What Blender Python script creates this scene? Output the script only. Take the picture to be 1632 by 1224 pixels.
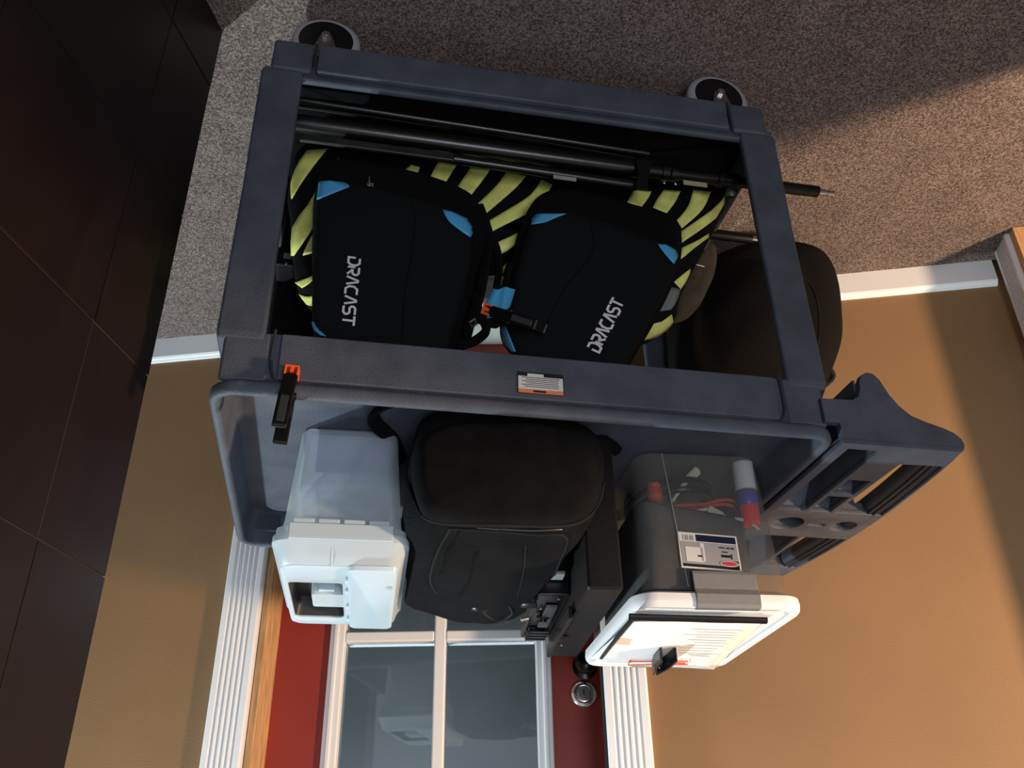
import bpy, bmesh, math, random
from mathutils import Vector, Matrix, noise
from mathutils.bvhtree import BVHTree

# ---------------------------------------------------------------- clear
for o in list(bpy.data.objects): bpy.data.objects.remove(o, do_unlink=True)
SC = bpy.context.scene
COL = SC.collection
random.seed(4)

# ---------------------------------------------------------------- camera (the phone was held upside down: the roll is 180 degrees)
FPX = 1437.44; PITCH = math.radians(29.661); ROLL = math.radians(-.952); CAMH = 1.4547
F_ = Vector((0, math.cos(PITCH), -math.sin(PITCH)))
U0 = Vector((0, math.sin(PITCH), math.cos(PITCH))); R0 = Vector((1, 0, 0))
R_ = R0*math.cos(ROLL) + U0*math.sin(ROLL)
U_ = -R0*math.sin(ROLL) + U0*math.cos(ROLL)
EYE = Vector((0, 0, CAMH))
cd = bpy.data.cameras.new('camera'); cd.sensor_width = 36; cd.lens = FPX/1632*36; cd.clip_start = .02
cam = bpy.data.objects.new('camera', cd); COL.objects.link(cam)
m3 = Matrix((-R_, -U_, -F_)).transposed()
cam.matrix_world = Matrix.Translation(EYE) @ m3.to_4x4()
SC.camera = cam

# ---------------------------------------------------------------- world, lamps, exposure
SC.view_settings.view_transform = 'Standard'; SC.view_settings.look = 'None'
SC.view_settings.gamma = 1; SC.view_settings.use_curve_mapping = False
SC.view_settings.exposure = 1.5
W = bpy.data.worlds.new('world'); SC.world = W; W.use_nodes = True
W.node_tree.nodes['Background'].inputs[0].default_value = (.62, .66, .74, 1)
W.node_tree.nodes['Background'].inputs[1].default_value = .22

def lamp(name, kind, loc, col, power, size=.1, aim=None, spot=None):
    l = bpy.data.lights.new(name, kind); l.color = col; l.energy = power
    if kind == 'AREA': l.size = size
    else: l.shadow_soft_size = size
    o = bpy.data.objects.new(name, l); o.location = loc; COL.objects.link(o)
    if aim is not None:
        o.rotation_euler = (Vector(aim)-Vector(loc)).to_track_quat('-Z', 'Y').to_euler()
    return o
lamp('cool_ceiling_light', 'POINT', (1.7, 2.05, 2.75), (.76, .93, 1.0), 100, .06)
lamp('warm_lamp', 'POINT', (-2.54, .56, 1.85), (1.0, .68, .43), 155, .11)
lamp('front_fill_light', 'AREA', (-.75, -1.3, 1.9), (.90, .93, 1.0), 9.5, .9, (-.6, 1.3, .3))  # added fill from behind the viewer, brightens the cart's front and posts
lamp('glass_fill_light', 'POINT', (.9, 3.1, 2.3), (.86, .95, 1.0), 52, .2)  # added lamp behind the door, only there to brighten the panes

# ---------------------------------------------------------------- frames and pixel rays
class Frame:
    def __init__(s, o, deg, parent=None):
        a = math.radians(deg)
        if parent: o = parent.world(o); a += parent.a
        s.a = a; s.o = Vector(o)
        s.X = Vector((math.cos(a), math.sin(a), 0)); s.Y = Vector((-math.sin(a), math.cos(a), 0)); s.Z = Vector((0, 0, 1))
    def world(s, p): return s.o + s.X*p[0] + s.Y*p[1] + s.Z*p[2]
    def loc(s, w): d = Vector(w)-s.o; return Vector((d.dot(s.X), d.dot(s.Y), d.z))
    def sub(s, p, deg=0): return Frame(p, deg, s)
    def dirl(s, d): return Vector((d.dot(s.X), d.dot(s.Y), d.z))
    def at(s, px, py, axis, v):                     # point of plane axis=v of this frame seen at pixel (px,py)
        d = s.dirl(ray(px, py)); e = s.loc(EYE); i = 'xyz'.index(axis)
        return e + d*((v-e[i])/d[i])
    def proj(s, p):
        w = s.world(p)-EYE; z = w.dot(F_)
        return (816-FPX*w.dot(R_)/z, 612+FPX*w.dot(U_)/z)
def ray(px, py): return R_*((816-px)/FPX) + U_*((py-612)/FPX) + F_

WF = Frame((.95942, 2.25473, 0), 7.846)             # wall frame: x to the photo's left along the wall, y into the wall
_c, _s = math.cos(math.radians(11.349)), math.sin(math.radians(11.349))
CF = Frame((.4277-_c*.4833, 1.0925+_s*.4833, 0), -11.349)   # cart frame: x to the photo's left, y away, z up

# ---------------------------------------------------------------- materials
MATS = {}
def mat(name, col, rough=.6, metal=0, bump=0, scale=60, var=0, spec=.5, alpha=1, trans=0, ior=1.45, emit=None, detail=3, col2=None, vscale=None, stretch=None, coat=0):
    if name in MATS: return MATS[name]
    m = bpy.data.materials.new(name); m.use_nodes = True; nt = m.node_tree; b = nt.nodes['Principled BSDF']
    b.inputs['Base Color'].default_value = (*col, 1); b.inputs['Roughness'].default_value = rough
    b.inputs['Metallic'].default_value = metal; b.inputs['Specular IOR Level'].default_value = spec
    b.inputs['IOR'].default_value = ior; b.inputs['Alpha'].default_value = alpha
    b.inputs['Transmission Weight'].default_value = trans; b.inputs['Coat Weight'].default_value = coat
    tc = nt.nodes.new('ShaderNodeTexCoord'); src = tc.outputs['Object']
    if stretch:
        mp = nt.nodes.new('ShaderNodeMapping'); mp.inputs['Scale'].default_value = stretch
        nt.links.new(src, mp.inputs[0]); src = mp.outputs[0]
    if bump:
        n = nt.nodes.new('ShaderNodeTexNoise'); n.inputs['Scale'].default_value = scale; n.inputs['Detail'].default_value = detail
        bp = nt.nodes.new('ShaderNodeBump'); bp.inputs['Strength'].default_value = bump; bp.inputs['Distance'].default_value = .004
        nt.links.new(src, n.inputs['Vector']); nt.links.new(n.outputs[0], bp.inputs['Height']); nt.links.new(bp.outputs[0], b.inputs['Normal'])
    if var or col2:
        n2 = nt.nodes.new('ShaderNodeTexNoise'); n2.inputs['Scale'].default_value = vscale or scale*.5; n2.inputs['Detail'].default_value = 4
        r = nt.nodes.new('ShaderNodeMix'); r.data_type = 'RGBA'
        c2 = col2 or tuple(min(1, c*(1+var)) for c in col); c1 = col if col2 else tuple(c*(1-var) for c in col)
        r.inputs[6].default_value = (*c1, 1); r.inputs[7].default_value = (*c2, 1)
        mr = nt.nodes.new('ShaderNodeMapRange'); mr.inputs[1].default_value = .35; mr.inputs[2].default_value = .65
        nt.links.new(src, n2.inputs['Vector']); nt.links.new(n2.outputs[0], mr.inputs[0]); nt.links.new(mr.outputs[0], r.inputs[0])
        nt.links.new(r.outputs[2], b.inputs['Base Color'])
    if emit:
        b.inputs['Emission Color'].default_value = (*emit[0], 1); b.inputs['Emission Strength'].default_value = emit[1]
    MATS[name] = m; return m

M_cart = mat('cart_plastic', (.060, .069, .088), .62, bump=.25, scale=300, var=.16, vscale=16)
M_grip = mat('grip_plastic', (.026, .028, .036), .5, bump=.2, scale=200)
M_cartd = mat('cart_groove', (.018, .021, .03), .7)
M_blackfab = mat('black_nylon', (.0040, .0042, .0046), .85, bump=.5, scale=900, var=.25, vscale=30, spec=.12)
M_blackfab2 = mat('black_canvas', (.0058, .0064, .0072), .9, bump=.8, scale=260, var=.25, vscale=14, spec=.1)
M_bagfab = mat('bag_neoprene', (.0042, .0054, .0060), .8, bump=.35, scale=1100, spec=.15)
M_bagfab2 = mat('bag_ballistic', (.0032, .0034, .0038), .85, bump=.6, scale=700, spec=.12)
M_blue = mat('blue_vinyl', (.06, .32, .58), .5)
M_print = mat('silver_print', (.62, .62, .64), .5)
M_blackpl = mat('black_plastic', (.0045, .0045, .005), .35, bump=.1, scale=120, spec=.35)
M_blackmetal = mat('black_painted_metal', (.0045, .0042, .0042), .28, bump=.05, scale=60, spec=.5)
M_blackflat = mat('black_flat_bar', (.016, .0145, .0135), .45, var=.3, vscale=30)
M_orange = mat('orange_plastic', (.75, .10, .02), .45)
M_chrome = mat('chrome', (.75, .74, .72), .16, metal=1)
M_steel = mat('zinc_steel', (.42, .41, .40), .32, metal=1, var=.15, vscale=40)
M_tire = mat('grey_rubber', (.30, .30, .32), .55)
M_hub = mat('black_hub', (.005, .005, .0055), .25)
M_white = mat('white_paint', (.84, .85, .84), .45, bump=.06, scale=40)
M_whitewood = mat('white_gloss_trim', (.86, .87, .87), .35, bump=.08, scale=30)
M_wood = mat('bare_pine', (.58, .33, .15), .6, var=.22, vscale=22, stretch=(6, 6, .6))
M_red = mat('red_door_paint', (.30, .036, .024), .42, bump=.06, scale=50, var=.05, vscale=6)
M_wall = mat('tan_wall_paint', (.270, .156, .071), .62, bump=.12, scale=240, var=.05, vscale=3)
M_yellow = mat('yellow_reflective_tape', (.74, .77, .20), .45, bump=.3, scale=60, var=.15, vscale=20)
M_greytape = mat('grey_reflective_tape', (.16, .19, .19), .4, bump=.2, scale=50)
M_vest = mat('black_vest_cloth', (.0042, .0042, .0046), .85, bump=.7, scale=60, spec=.12)
M_mesh = mat('grey_mesh_fabric', (.016, .0155, .014), .75, bump=.7, scale=500, var=.3, vscale=40, stretch=(1, 1, 3))
M_piping = mat('charcoal_piping', (.0075, .0085, .009), .75, spec=.2)
M_paper = mat('white_paper', (.82, .80, .76), .7)
M_ink = mat('pale_print_ink', (.66, .62, .57), .7)
M_skin = mat('tan_stain', (.70, .50, .36), .7)
M_lid = mat('white_lid_plastic', (.80, .80, .79), .38, bump=.05, scale=40)
M_latch = mat('grey_latch_plastic', (.20, .20, .19), .42, bump=.15, scale=80)
M_navy = mat('navy_ink', (.006, .010, .035), .4)
M_lred = mat('red_ink', (.45, .05, .07), .4)
M_lblk = mat('dark_ink', (.012, .012, .016), .4)
M_lgrey = mat('grey_ink', (.30, .30, .31), .4)
M_lpaper = mat('label_paper', (.62, .61, .58), .4)
M_lorange = mat('orange_ink', (.70, .20, .08), .45)
M_canw = mat('spray_can_white', (.66, .67, .68), .35)
M_canb = mat('spray_can_blue', (.06, .08, .30), .3)
M_canr = mat('spray_can_red_cap', (.75, .06, .06), .35)
M_redcord = mat('red_cord', (.50, .06, .03), .45)
M_beige = mat('beige_plug', (.52, .50, .38), .45)
M_stud = mat('light_floor_sill', (.52, .55, .50), .5, var=.1, vscale=12)
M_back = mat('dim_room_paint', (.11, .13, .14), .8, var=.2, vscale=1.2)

# carpet: speckled loop pile
def carpet_mat():
    m = bpy.data.materials.new('carpet_pile'); m.use_nodes = True; nt = m.node_tree; b = nt.nodes['Principled BSDF']
    tc = nt.nodes.new('ShaderNodeTexCoord')
    v0 = nt.nodes.new('ShaderNodeTexNoise'); v0.inputs['Scale'].default_value = 230; v0.inputs['Detail'].default_value = 2; v0.inputs['Roughness'].default_value = .6
    vo = nt.nodes.new('ShaderNodeTexVoronoi'); vo.inputs['Scale'].default_value = 330
    sp = nt.nodes.new('ShaderNodeSeparateColor'); v = nt.nodes.new('ShaderNodeMix'); v.data_type = 'FLOAT'; v.inputs[0].default_value = .45
    nt.links.new(tc.outputs['Object'], v0.inputs['Vector']); nt.links.new(tc.outputs['Object'], vo.inputs['Vector']); nt.links.new(vo.outputs['Color'], sp.inputs[0])
    nt.links.new(v0.outputs[0], v.inputs[2]); nt.links.new(sp.outputs[0], v.inputs[3])
    n2 = nt.nodes.new('ShaderNodeTexNoise'); n2.inputs['Scale'].default_value = 9; n2.inputs['Detail'].default_value = 5
    cr = nt.nodes.new('ShaderNodeValToRGB'); e = cr.color_ramp.elements
    e[0].position = .25; e[0].color = (.062, .048, .043, 1); e[1].position = .76; e[1].color = (.325, .262, .232, 1)
    el = cr.color_ramp.elements.new(.50); el.color = (.168, .133, .116, 1)
    mx = nt.nodes.new('ShaderNodeMix'); mx.data_type = 'RGBA'; mx.blend_type = 'MULTIPLY'; mx.inputs[0].default_value = .5
    cr2 = nt.nodes.new('ShaderNodeValToRGB'); cr2.color_ramp.elements[0].position = .3; cr2.color_ramp.elements[0].color = (.62, .6, .6, 1); cr2.color_ramp.elements[1].position = .7
    bp = nt.nodes.new('ShaderNodeBump'); bp.inputs['Strength'].default_value = .7; bp.inputs['Distance'].default_value = .003
    L = nt.links.new
    L(tc.outputs['Object'], n2.inputs['Vector'])
    L(v.outputs[0], cr.inputs[0]); L(n2.outputs[0], cr2.inputs[0]); L(cr.outputs[0], mx.inputs[6]); L(cr2.outputs[0], mx.inputs[7])
    L(mx.outputs[2], b.inputs['Base Color']); L(v.outputs[0], bp.inputs['Height']); L(bp.outputs[0], b.inputs['Normal'])
    b.inputs['Roughness'].default_value = .95; b.inputs['Specular IOR Level'].default_value = .1
    return m
M_carpet = carpet_mat()

def slate_mat():
    m = bpy.data.materials.new('dark_slate'); m.use_nodes = True; nt = m.node_tree; b = nt.nodes['Principled BSDF']; L = nt.links.new
    tc = nt.nodes.new('ShaderNodeTexCoord'); mp = nt.nodes.new('ShaderNodeMapping'); mp.inputs['Scale'].default_value = (1, 1, .45)
    n = nt.nodes.new('ShaderNodeTexNoise'); n.inputs['Scale'].default_value = 7; n.inputs['Detail'].default_value = 9; n.inputs['Distortion'].default_value = 1.2
    cr = nt.nodes.new('ShaderNodeValToRGB'); cr.color_ramp.elements[0].position = .38; cr.color_ramp.elements[0].color = (.0080, .0040, .0042, 1)
    cr.color_ramp.elements[1].position = .68; cr.color_ramp.elements[1].color = (.0125, .0068, .0066, 1)
    bp = nt.nodes.new('ShaderNodeBump'); bp.inputs['Strength'].default_value = .35; bp.inputs['Distance'].default_value = .003
    L(tc.outputs['Object'], mp.inputs[0]); L(mp.outputs[0], n.inputs['Vector']); L(n.outputs[0], cr.inputs[0]); L(cr.outputs[0], b.inputs['Base Color'])
    L(n.outputs[0], bp.inputs['Height']); L(bp.outputs[0], b.inputs['Normal'])
    b.inputs['Roughness'].default_value = .42; b.inputs['Specular IOR Level'].default_value = .28
    return m
M_slate = slate_mat()
M_grout = mat('slate_grout', (.024, .013, .013), .8)

def seethrough(name, tint, body, fac, rough=.15, spec=.5, bump=0, glow=0):
    """thin plastic wall: part of the light goes straight through, the rest meets the plastic"""
    m = bpy.data.materials.new(name); m.use_nodes = True; nt = m.node_tree; L = nt.links.new
    b = nt.nodes['Principled BSDF']; out = nt.nodes['Material Output']
    b.inputs['Base Color'].default_value = (*body, 1); b.inputs['Roughness'].default_value = rough; b.inputs['Specular IOR Level'].default_value = spec
    t = nt.nodes.new('ShaderNodeBsdfTransparent'); t.inputs[0].default_value = (*tint, 1)
    mx = nt.nodes.new('ShaderNodeMixShader'); mx.inputs[0].default_value = fac
    src = b.outputs[0]
    if glow:                                          # milky plastic passes light from behind
        tr = nt.nodes.new('ShaderNodeBsdfTranslucent'); tr.inputs[0].default_value = (*[min(1, c*1.15) for c in body], 1)
        m2 = nt.nodes.new('ShaderNodeMixShader'); m2.inputs[0].default_value = glow; L(b.outputs[0], m2.inputs[1]); L(tr.outputs[0], m2.inputs[2]); src = m2.outputs[0]
    L(t.outputs[0], mx.inputs[1]); L(src, mx.inputs[2]); L(mx.outputs[0], out.inputs[0])
    if bump:
        n = nt.nodes.new('ShaderNodeTexNoise'); n.inputs['Scale'].default_value = 60; bp = nt.nodes.new('ShaderNodeBump'); bp.inputs['Strength'].default_value = bump; bp.inputs['Distance'].default_value = .003
        L(n.outputs[0], bp.inputs['Height']); L(bp.outputs[0], b.inputs['Normal'])
    MATS[name] = m; return m
M_frost = seethrough('frosted_box_plastic', (.92, .96, .98), (.80, .89, .93), .58, .35, bump=.1, glow=.6)
M_frostlid = seethrough('frosted_lid_plastic', (.9, .94, .96), (.70, .80, .84), .84, .28, bump=.05, glow=.25)
M_clear = seethrough('clear_tub_plastic', (.93, .94, .93), (.34, .33, .31), .20, .12, 1.0)
M_folder = seethrough('clear_folder_film', (.85, .95, 1), (.45, .62, .72), .45, .2)
def glass_mat():
    m = bpy.data.materials.new('door_pane_glass'); m.use_nodes = True; nt = m.node_tree; L = nt.links.new
    out = nt.nodes['Material Output']; nt.nodes.remove(nt.nodes['Principled BSDF'])
    t = nt.nodes.new('ShaderNodeBsdfTransparent'); t.inputs[0].default_value = (.9, .95, .97, 1)
    g = nt.nodes.new('ShaderNodeBsdfGlossy'); g.inputs['Roughness'].default_value = .02
    fr = nt.nodes.new('ShaderNodeFresnel'); fr.inputs[0].default_value = 1.75
    mx = nt.nodes.new('ShaderNodeMixShader'); L(fr.outputs[0], mx.inputs[0]); L(t.outputs[0], mx.inputs[1]); L(g.outputs[0], mx.inputs[2]); L(mx.outputs[0], out.inputs[0])
    return m
M_glass = glass_mat()

# ---------------------------------------------------------------- mesh building
def tag(o, label=None, cat=None, group=None, kind=None):
    if label: o['label'] = label
    if cat: o['category'] = cat
    if group: o['group'] = group
    if kind: o['kind'] = kind
    return o
def place(o, fr):
    o.location = fr.o; o.rotation_euler = (0, 0, fr.a)
def empty(name, fr, label, cat, group=None):
    o = bpy.data.objects.new(name, None); o.empty_display_size = .05; COL.objects.link(o); place(o, fr); tag(o, label, cat, group); return o
def link(name, bm, m, parent=None, fr=None, smooth=True, bevel=0, seg=2, subd=0, auto=35):
    bmesh.ops.recalc_face_normals(bm, faces=bm.faces)
    me = bpy.data.meshes.new(name); bm.to_mesh(me); bm.free()
    for mm in (m if isinstance(m, (list, tuple)) else [m]): me.materials.append(mm)
    if smooth:
        for p in me.polygons: p.use_smooth = True
        me.set_sharp_from_angle(angle=math.radians(auto))
    o = bpy.data.objects.new(name, me); COL.objects.link(o)
    if parent: o.parent = parent
    elif fr: place(o, fr)
    if bevel:
        md = o.modifiers.new('bevel', 'BEVEL'); md.width = bevel; md.segments = seg; md.limit_method = 'ANGLE'; md.angle_limit = math.radians(40)
        md.harden_normals = True
    if subd:
        md = o.modifiers.new('sub', 'SUBSURF'); md.levels = subd; md.render_levels = subd
    return o
def B(): return bmesh.new()
def box(bm, x0, x1, y0, y1, z0, z1, M=None, mi=0):
    vs = [bm.verts.new((x, y, z)) for x in (x0, x1) for y in (y0, y1) for z in (z0, z1)]
    for f in ((0, 1, 3, 2), (4, 6, 7, 5), (0, 4, 5, 1), (2, 3, 7, 6), (0, 2, 6, 4), (1, 5, 7, 3)):
        fc = bm.faces.new([vs[i] for i in f]); fc.material_index = mi
    if M:
        for v in vs: v.co = M @ v.co
    return bm
def rings(bm, rs, cap0=True, cap1=True, mi=0, closed=True):
    vr = [[bm.verts.new(p) for p in r] for r in rs]
    n = len(vr[0])
    for a, b in zip(vr, vr[1:]):
        for i in range(n if closed else n-1):
            j = (i+1) % n
            try: f = bm.faces.new((a[i], a[j], b[j], b[i])); f.material_index = mi
            except ValueError: pass
    if cap0: bm.faces.new(list(reversed(vr[0]))).material_index = mi
    if cap1: bm.faces.new(vr[-1]).material_index = mi
    return vr
def ortho(d):
    d = Vector(d).normalized(); u = d.orthogonal().normalized(); return d, u, d.cross(u)
def cyl(bm, a, b, r0, r1=None, n=20, mi=0, flat=1):
    a, b = Vector(a), Vector(b); r1 = r0 if r1 is None else r1
    d, u, v = ortho(b-a)
    c = lambda p, r: [p+u*(r*math.cos(2*math.pi*i/n))+v*(r*flat*math.sin(2*math.pi*i/n)) for i in range(n)]
    rings(bm, [c(a, r0), c(b, r1)], mi=mi); return bm
def lathe(bm, a, d, prof, n=28, mi=0, caps=True):               # prof: (distance along d, radius)
    a = Vector(a); d, u, v = ortho(d)
    rings(bm, [[a+d*t+u*(r*math.cos(2*math.pi*i/n))+v*(r*math.sin(2*math.pi*i/n)) for i in range(n)] for t, r in prof], caps, caps, mi=mi); return bm
def tube(bm, pts, r, n=8, mi=0, flat=1, up=None):
    pts = [Vector(p) for p in pts]; rs = []; prev = None
    for i, p in enumerate(pts):
        d = (pts[min(i+1, len(pts)-1)]-pts[max(i-1, 0)]).normalized()
        if up is not None: u = d.cross(Vector(up)).normalized()
        elif prev is None: u = d.orthogonal().normalized()
        else: u = (prev-d*prev.dot(d)).normalized()
        prev = u; v = d.cross(u)
        rr = r(i/(len(pts)-1)) if callable(r) else r
        rs.append([p+u*(rr*math.cos(2*math.pi*k/n))+v*(rr*flat*math.sin(2*math.pi*k/n)) for k in range(n)])
    rings(bm, rs, mi=mi); return bm
def smooth_path(pts, n=6, closed=False):
    P = [Vector(p) for p in pts]; out = []; N = len(P)
    for i in range(N if closed else N-1):
        g = (lambda k: P[k % N]) if closed else (lambda k: P[max(0, min(N-1, k))])
        p0, p1, p2, p3 = g(i-1), g(i), g(i+1), g(i+2)
        for k in range(n):
            t = k/n
            out.append(.5*((2*p1)+(p2-p0)*t+(2*p0-5*p1+4*p2-p3)*t*t+(3*p1-p0-3*p2+p3)*t**3))
    if not closed: out.append(P[-1])
    return out
def rrect(x0, x1, y0, y1, r, n=6):
    out = []
    for cx, cy, a0 in ((x1-r, y1-r, 0), (x0+r, y1-r, 90), (x0+r, y0+r, 180), (x1-r, y0+r, 270)):
        for k in range(n+1):
            a = math.radians(a0+90*k/n); out.append((cx+r*math.cos(a), cy+r*math.sin(a)))
    return out
def loft(bm, levels, n=6, cap0=True, cap1=True, mi=0, dx=0, dy=0):   # levels: (x0,x1,y0,y1,r,z)
    return rings(bm, [[Vector((x, y, L[5])) for x, y in rrect(*L[:5], n)] for L in levels], cap0, cap1, mi)
def inset2(poly, d):
    n = len(poly); out = []
    ar = sum(poly[i][0]*poly[(i+1) % n][1]-poly[(i+1) % n][0]*poly[i][1] for i in range(n)); sg = 1 if ar > 0 else -1
    for i in range(n):
        a, b, c = poly[i-1], poly[i], poly[(i+1) % n]
        t = Vector((c[0]-a[0], c[1]-a[1])); t = t.normalized() if t.length > 1e-9 else Vector((1, 0))
        out.append((b[0]-sg*t.y*d, b[1]+sg*t.x*d))
    return out
def pillow(bm, poly, w0, w1, r, bulge=0, fn=None, k=5, mi=0, wr=0, ws=14, rb=None):
    """rounded slab: outline poly (u,v) from depth w0 (front) to w1 (back); fn maps (u,v,w) to a point"""
    fn = fn or (lambda u, v, w: Vector((u, w, v)))
    rb = r if rb is None else rb
    L = []
    for i in range(k+1):
        a = math.pi/2*i/k; L.append((rb*(1-math.sin(a)), w1-rb*(1-math.cos(a))))
    for i in range(k+1):
        a = math.pi/2*i/k; L.append((r*(1-math.cos(a)), w0+r*(1-math.sin(a))))
    rs = [[Vector((u, v, w)) for u, v in inset2(poly, d)] for d, w in L]
    last = rs[-1]; c = sum(last, Vector())/len(last)
    for s in (.85, .68, .5, .32, .15):
        rs.append([Vector((c.x+(p.x-c.x)*s, c.y+(p.y-c.y)*s, w0-bulge*(1-s*s))) for p in last])
    vr = rings(bm, [[fn(*p) for p in R] for R in rs], mi=mi)
    if wr:
        for R in vr[k:]:
            for v in R:
                v.co += noise.noise_vector(v.co*ws)*wr
    return bm
def chaikin(poly, it=2):
    P = [tuple(p) for p in poly]
    for _ in range(it):
        Q = []
        for i in range(len(P)):
            a, b = P[i], P[(i+1) % len(P)]
            Q += [(a[0]*.75+b[0]*.25, a[1]*.75+b[1]*.25), (a[0]*.25+b[0]*.75, a[1]*.25+b[1]*.75)]
        P = Q
    return P
def prism(bm, poly, w0, w1, fn=None, mi=0):
    fn = fn or (lambda u, v, w: Vector((u, w, v)))
    rings(bm, [[fn(u, v, w0) for u, v in poly], [fn(u, v, w1) for u, v in poly]], mi=mi); return bm
def plate(name, outer, holes, thick, m, parent, z, bevel=.0015):
    """flat plate with holes in the xy plane, top at z"""
    cu = bpy.data.curves.new(name, 'CURVE'); cu.dimensions = '2D'; cu.fill_mode = 'BOTH'; cu.extrude = thick/2-bevel; cu.bevel_depth = bevel; cu.bevel_resolution = 1
    for pl in [outer]+holes:
        sp = cu.splines.new('POLY'); sp.points.add(len(pl)-1); sp.use_cyclic_u = True
        for i, p in enumerate(pl): sp.points[i].co = (p[0], p[1], 0, 1)
    t = bpy.data.objects.new('t', cu); COL.objects.link(t); dg = bpy.context.evaluated_depsgraph_get(); dg.update()
    me = bpy.data.meshes.new_from_object(t.evaluated_get(dg)); bpy.data.objects.remove(t)
    bm = B(); bm.from_mesh(me); bpy.data.meshes.remove(me); bmesh.ops.remove_doubles(bm, verts=bm.verts, dist=1e-5)
    for v in bm.verts: v.co.z += z-thick/2
    return link(name, bm, m, parent, auto=30)
def circle2(x, y, r, n=28, sy=1): return [(x+r*math.cos(2*math.pi*i/n), y+r*sy*math.sin(2*math.pi*i/n)) for i in range(n)]

class Skin:                                           # things drawn onto a surface where the pixel ray meets it
    def __init__(s, objs, fr):
        s.fr = fr; s.t = []
        for o in objs:
            bm = B(); bm.from_mesh(o.data); s.t.append(BVHTree.FromBMesh(bm)); bm.free()
    def hit(s, px, py, off=.0012, d=None):
        e = s.fr.loc(EYE); d = s.fr.dirl(ray(px, py)).normalized(); best = None
        for t in s.t:
            h = t.ray_cast(e, d)
            if h[0] is not None and (best is None or h[3] < best[3]): best = h
        if best is None: return None
        n = best[1] if best[1].dot(d) < 0 else -best[1]
        return best[0]+n*off
    def line(s, pts, n=6, off=.0012):
        P = smooth_path([(p[0], p[1], 0) for p in pts], n)
        return [h for h in (s.hit(p.x, p.y, off) for p in P) if h is not None]
    def piping(s, name, pts, r, m, parent, off=.0005, n=6, flat=1):
        L = s.line(pts, n, off)
        if len(L) < 2: return None
        return link(name, tube(B(), L, r, 6), m, parent)
    def patch(s, name, left, right, m, parent, off=.002, nn=8, across=4, bm=None):
        """ribbon between two pixel polylines"""
        A = resample(left, nn); C = resample(right, nn); rows = []
        for a, c in zip(A, C):
            row = []
            for k in range(across+1):
                t = k/across; h = s.hit(a[0]+(c[0]-a[0])*t, a[1]+(c[1]-a[1])*t, off)
                if h is None: row = None; break
                row.append(h)
            if row: rows.append(row)
        if len(rows) < 2: return None
        own = bm is None
        if own: bm = B()
        vs = [[bm.verts.new(p) for p in r] for r in rows]
        for a, b in zip(vs, vs[1:]):
            for i in range(across): bm.faces.new((a[i], a[i+1], b[i+1], b[i]))
        if own:
            o = link(name, bm, m, parent); md = o.modifiers.new('thick', 'SOLIDIFY'); md.thickness = .0016; md.offset = 0
            return o
def resample(pl, n):
    P = smooth_path([(p[0], p[1], 0) for p in pl], 6) if len(pl) > 2 else [Vector((p[0], p[1], 0)) for p in pl]
    d = [0]
    for a, b in zip(P, P[1:]): d.append(d[-1]+(b-a).length)
    out = []
    for k in range(n+1):
        t = d[-1]*k/n; i = 0
        while i < len(P)-2 and d[i+1] < t: i += 1
        f = (t-d[i])/max(1e-9, d[i+1]-d[i]); q = P[i].lerp(P[i+1], f); out.append((q.x, q.y))
    return out

# stroke letters ----------------------------------------------------------------
GLY = {'D': [[(.0, .62), (.0, .0), (.72, .0), (1, .28), (1, .72), (.72, 1), (.05, 1)]],
       'R': [[(0, 1), (.78, 1), (1, .84), (1, .62), (.8, .45), (.30, .45)], [(.30, .45), (.98, 0)], [(0, .66), (0, 0)]],
       'A': [[(0, 0), (.45, 1), (.62, 1), (1, 0)]],
       'C': [[(1, 1), (.3, 1), (0, .72), (0, .28), (.3, 0), (1, 0)]],
       'S': [[(1, 1), (.22, 1), (0, .84), (0, .66), (.22, .52), (.78, .52), (1, .36), (1, .16), (.78, 0), (0, 0)]],
       'T': [[(-.08, 1), (1.08, 1)], [(.5, 1), (.5, 0)]]}
def letters(word, hgt, wid, gap, stroke, depth, fn, slant=.12):
    bm = B(); x = 0
    for ch in word:
        for st in GLY[ch]:
            P = [Vector((x+p[0]*wid+p[1]*hgt*slant, p[1]*hgt)) for p in st]
            L, Rr = [], []
            for i, p in enumerate(P):
                if i == 0: d1 = d2 = (P[1]-P[0]).normalized()
                elif i == len(P)-1: d1 = d2 = (P[-1]-P[-2]).normalized()
                else: d1 = (P[i]-P[i-1]).normalized(); d2 = (P[i+1]-P[i]).normalized()
                n1 = Vector((-d1.y, d1.x)); n2 = Vector((-d2.y, d2.x)); nn = (n1+n2).normalized(); k = stroke/2/max(.5, nn.dot(n1))
                L.append(p+nn*k); Rr.append(p-nn*k)
            for i in range(len(P)-1):
                q = [L[i], L[i+1], Rr[i+1], Rr[i]]
                a = [bm.verts.new(fn(v.x, v.y, 0)) for v in q]; b = [bm.verts.new(fn(v.x, v.y, depth)) for v in q]
                bm.faces.new(a); bm.faces.new(b)
                for k in range(4): bm.faces.new((a[k], a[(k+1) % 4], b[(k+1) % 4], b[k]))
        x += wid+gap
    return bm, x-gap

# ================================================================= SETTING
S = 'structure'
bm = B(); box(bm, -4.5, 4.0, -3.0, 4.6, -.05, 0)
tag(link('floor', bm, M_carpet, fr=Frame((0, 0, 0), 0), smooth=False), kind=S)
# back wall around the door opening (opening x -1.172 .. -.338 in the wall frame)
DL, DR = -.337, -1.172
bm = B(); box(bm, DL+.0, 2.6, 0, .12, 0, 2.75); box(bm, -2.35, DR-.0, 0, .12, 0, 2.75); box(bm, DR, DL, 0, .12, 2.08, 2.75)
tag(link('wall_back', bm, M_wall, fr=WF, smooth=False), kind=S)
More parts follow.
